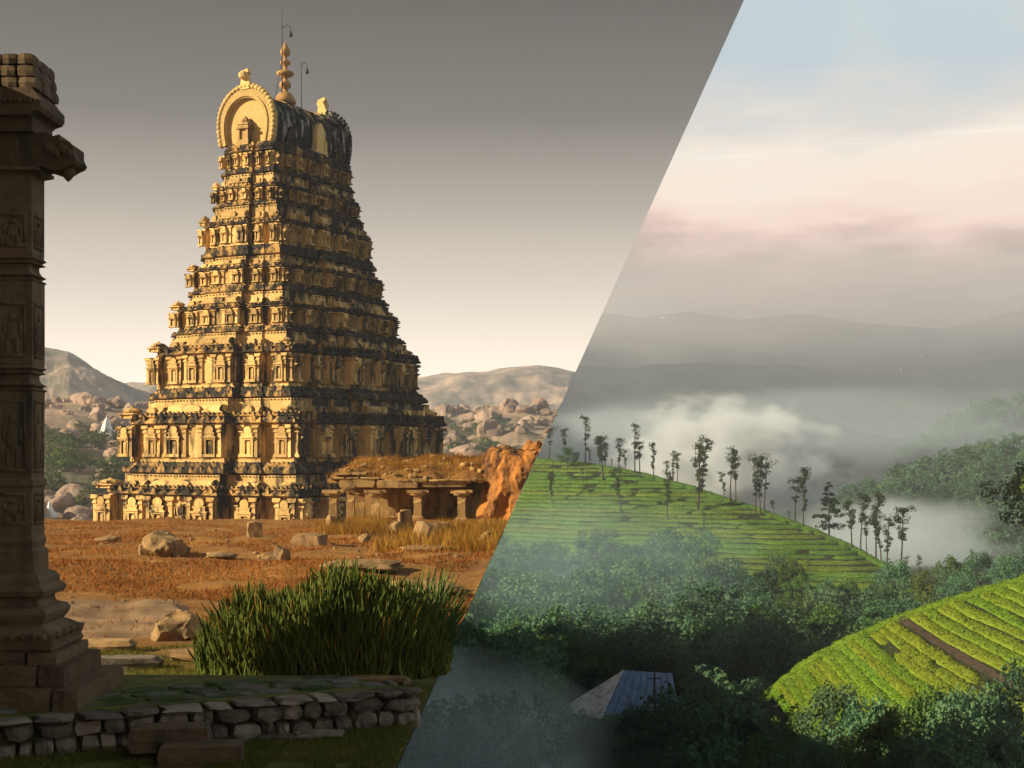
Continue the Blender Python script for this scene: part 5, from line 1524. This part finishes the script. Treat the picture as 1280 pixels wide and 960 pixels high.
for (a, b) in ((el, ef), (ef, er)):
    n_ = 1; a2, b2 = a * .95 + (apex + rid) * .025, b * .95 + (apex + rid) * .025
    mb.add([a2 - [0, 0, .15], b2 - [0, 0, .15], b2 - [0, 0, 3.2], a2 - [0, 0, 3.2]], [(0, 1, 2, 3)])
    mb.add([a2 - [0, -.2, .15], b2 - [0, -.2, .15], b2 - [0, -.2, 3.2], a2 - [0, -.2, 3.2]], [(0, 1, 2, 3)])
mb.obj('wall', M['dirt'], hs)
for (px, yt, d, k_) in ((705, 884, 148, 3), (735, 890, 146, 1), (768, 882, 147, 3), (800, 886, 146, 0), (828, 880, 148, 3), (858, 868, 150, 1), (880, 862, 156, 0), (690, 870, 160, 1)):
    q = P(px, yt, d); plant(BROAD[k_], 'broadleaf_tree', 'low green tree crowding the front of the blue and white roofed house', 'tree', (q[0], q[1], q[2] - 5.5), .58, px, 'trees hiding the house front')
for (px, yt, d, k_, sz) in ((590, 792, 196, 0, 1.0), (622, 806, 186, 2, .9), (655, 776, 206, 0, 1.15), (690, 768, 200, 2, 1.2), (722, 790, 190, 0, .95), (752, 802, 186, 2, .85), (790, 778, 196, 0, 1.1), (822, 790, 186, 2, 1.0), (850, 800, 182, 0, .9), (884, 788, 190, 1, .9), (640, 838, 174, 2, .8), (668, 826, 178, 0, .8)):
    q = P(px, yt, d); plant(BRIGHT[k_], 'broadleaf_tree', 'pale rounded tree standing close behind the blue and white roofed house', 'tree', (q[0], q[1], q[2] - 9.3 * sz), sz, px, 'pale trees behind the house', 1.1)
# pole and cable
q = P(818, 925, 150)
mb = MB(); mb.tube([(0, 0, -1), (.05, 0, 7.2)], [.12, .08], 7); pol = thing('utility_pole', 'thin dark pole rising in front of the blue roof', 'pole', tuple(q))
mb.obj('post', M['bark'], pol)
mb = MB(); mb.box(-.7, -.05, 6.5, .7, .05, 6.62); mb.obj('crossarm', M['bark'], pol)
mb = MB(); a, b = P(930, 785, 235), P(1048, 768, 230)
mb.tube([a + (b - a) * t - np.array([0, 0, 1.1 * 4 * t * (1 - t)]) for t in np.linspace(0, 1, 14)], [.05] * 14, 4)
o = mb.obj('power_cable', M['white_paint']); tag(o, 'thin pale cable strung between trees below the tea ridge', 'cable')

# ------------------------------------------------------------------ air
def vol_mat(name, color, dens, aniso=.2, build=None):
    m = bpy.data.materials.new(name); m.use_nodes = True; t = m.node_tree; t.nodes.clear()
    out = t.nodes.new('ShaderNodeOutputMaterial'); v = t.nodes.new('ShaderNodeVolumePrincipled')
    v.inputs['Color'].default_value = (*color, 1); v.inputs['Density'].default_value = dens; v.inputs['Anisotropy'].default_value = aniso
    t.links.new(v.outputs[0], out.inputs['Volume'])
    if build: build(t, v)
    return m
mb = MB(); mb.box(-3000, -60, -135, 3600, 3800, 420)
hz = mb.obj('haze', vol_mat('haze_air', (.76, .84, 1.0), .00016, .0)); tag(hz, 'pale haze filling the air over the whole land', 'haze', None, 'stuff')
def soft(dens, ns, sharp, thr):
    """density falling off from the middle of the bank, broken up by noise (object coordinates of a unit ball)"""
    def b(t, v):
        tcn = t.nodes.new('ShaderNodeTexCoord')
        ln = t.nodes.new('ShaderNodeVectorMath'); ln.operation = 'LENGTH'; t.links.new(tcn.outputs['Object'], ln.inputs[0])
        nzn = t.nodes.new('ShaderNodeTexNoise'); nzn.inputs['Scale'].default_value = ns; nzn.inputs['Detail'].default_value = 3.5
        t.links.new(tcn.outputs['Object'], nzn.inputs[0])
        a = t.nodes.new('ShaderNodeMath'); a.operation = 'MULTIPLY_ADD'; t.links.new(nzn.outputs[0], a.inputs[0]); a.inputs[1].default_value = sharp; t.links.new(ln.outputs['Value'], a.inputs[2])
        mr = t.nodes.new('ShaderNodeMapRange'); mr.inputs[1].default_value = thr + .38; mr.inputs[2].default_value = thr - .15; mr.inputs[3].default_value = 0; mr.inputs[4].default_value = dens
        mr.interpolation_type = 'SMOOTHSTEP'
        t.links.new(a.outputs[0], mr.inputs[0]); t.links.new(mr.outputs[0], v.inputs['Density'])
    return b
def bank(px, py, d, wpx, hpx, depth, dens, color, label, ns=2.2, sharp=.9, thr=1.0):
    c = P(px, py, d)
    me = mesh_from('mist_bank', IV3, IF3, vol_mat('mist_air', color, dens, .1, soft(dens, ns, sharp, thr)))
    sc3 = np.array([wpx / F * d / 2, depth / 2, hpx / F * d / 2])
    wv_ = (clampR(IV3 * sc3 + c, .1) - c) / sc3
    me.vertices.foreach_set('co', wv_.ravel())
    o = link('mist_bank', me, None, c, None, tuple(sc3))
    tag(o, label, 'mist', None, 'stuff')
bank(905, 580, 620, 340, 200, 150, .09, (.90, .96, 1.0), 'white puff of mist rising behind the tea ridge', 3.2, 1.5, 1.2)
bank(1120, 675, 520, 330, 130, 130, .02, (.82, .93, 1.0), 'pale mist lying in the valley behind the conifer')
bank(770, 560, 760, 420, 130, 200, .006, (.78, .91, 1.0), 'thin bluish mist behind the left end of the tea ridge')
bank(1040, 535, 1250, 960, 130, 220, .0036, (.76, .90, 1.0), 'thin mist across the far side of the valley')
bank(545, 975, 116, 520, 320, 60, .030, (.80, .96, 1.0), 'bluish mist over the wood at the valley bottom', 1.6, .8, 1.05)
bank(730, 735, 240, 560, 250, 110, .0042, (.62, .89, 1.0), 'thin bluish mist over the wood under the tea ridge', 1.8, .9, 1.1)
bank(1060, 385, 2900, 980, 190, 500, .0034, (.66, .62, .65), 'mauve cloud hanging on the top of the far mountain', 2.4, 1.0, 1.15)
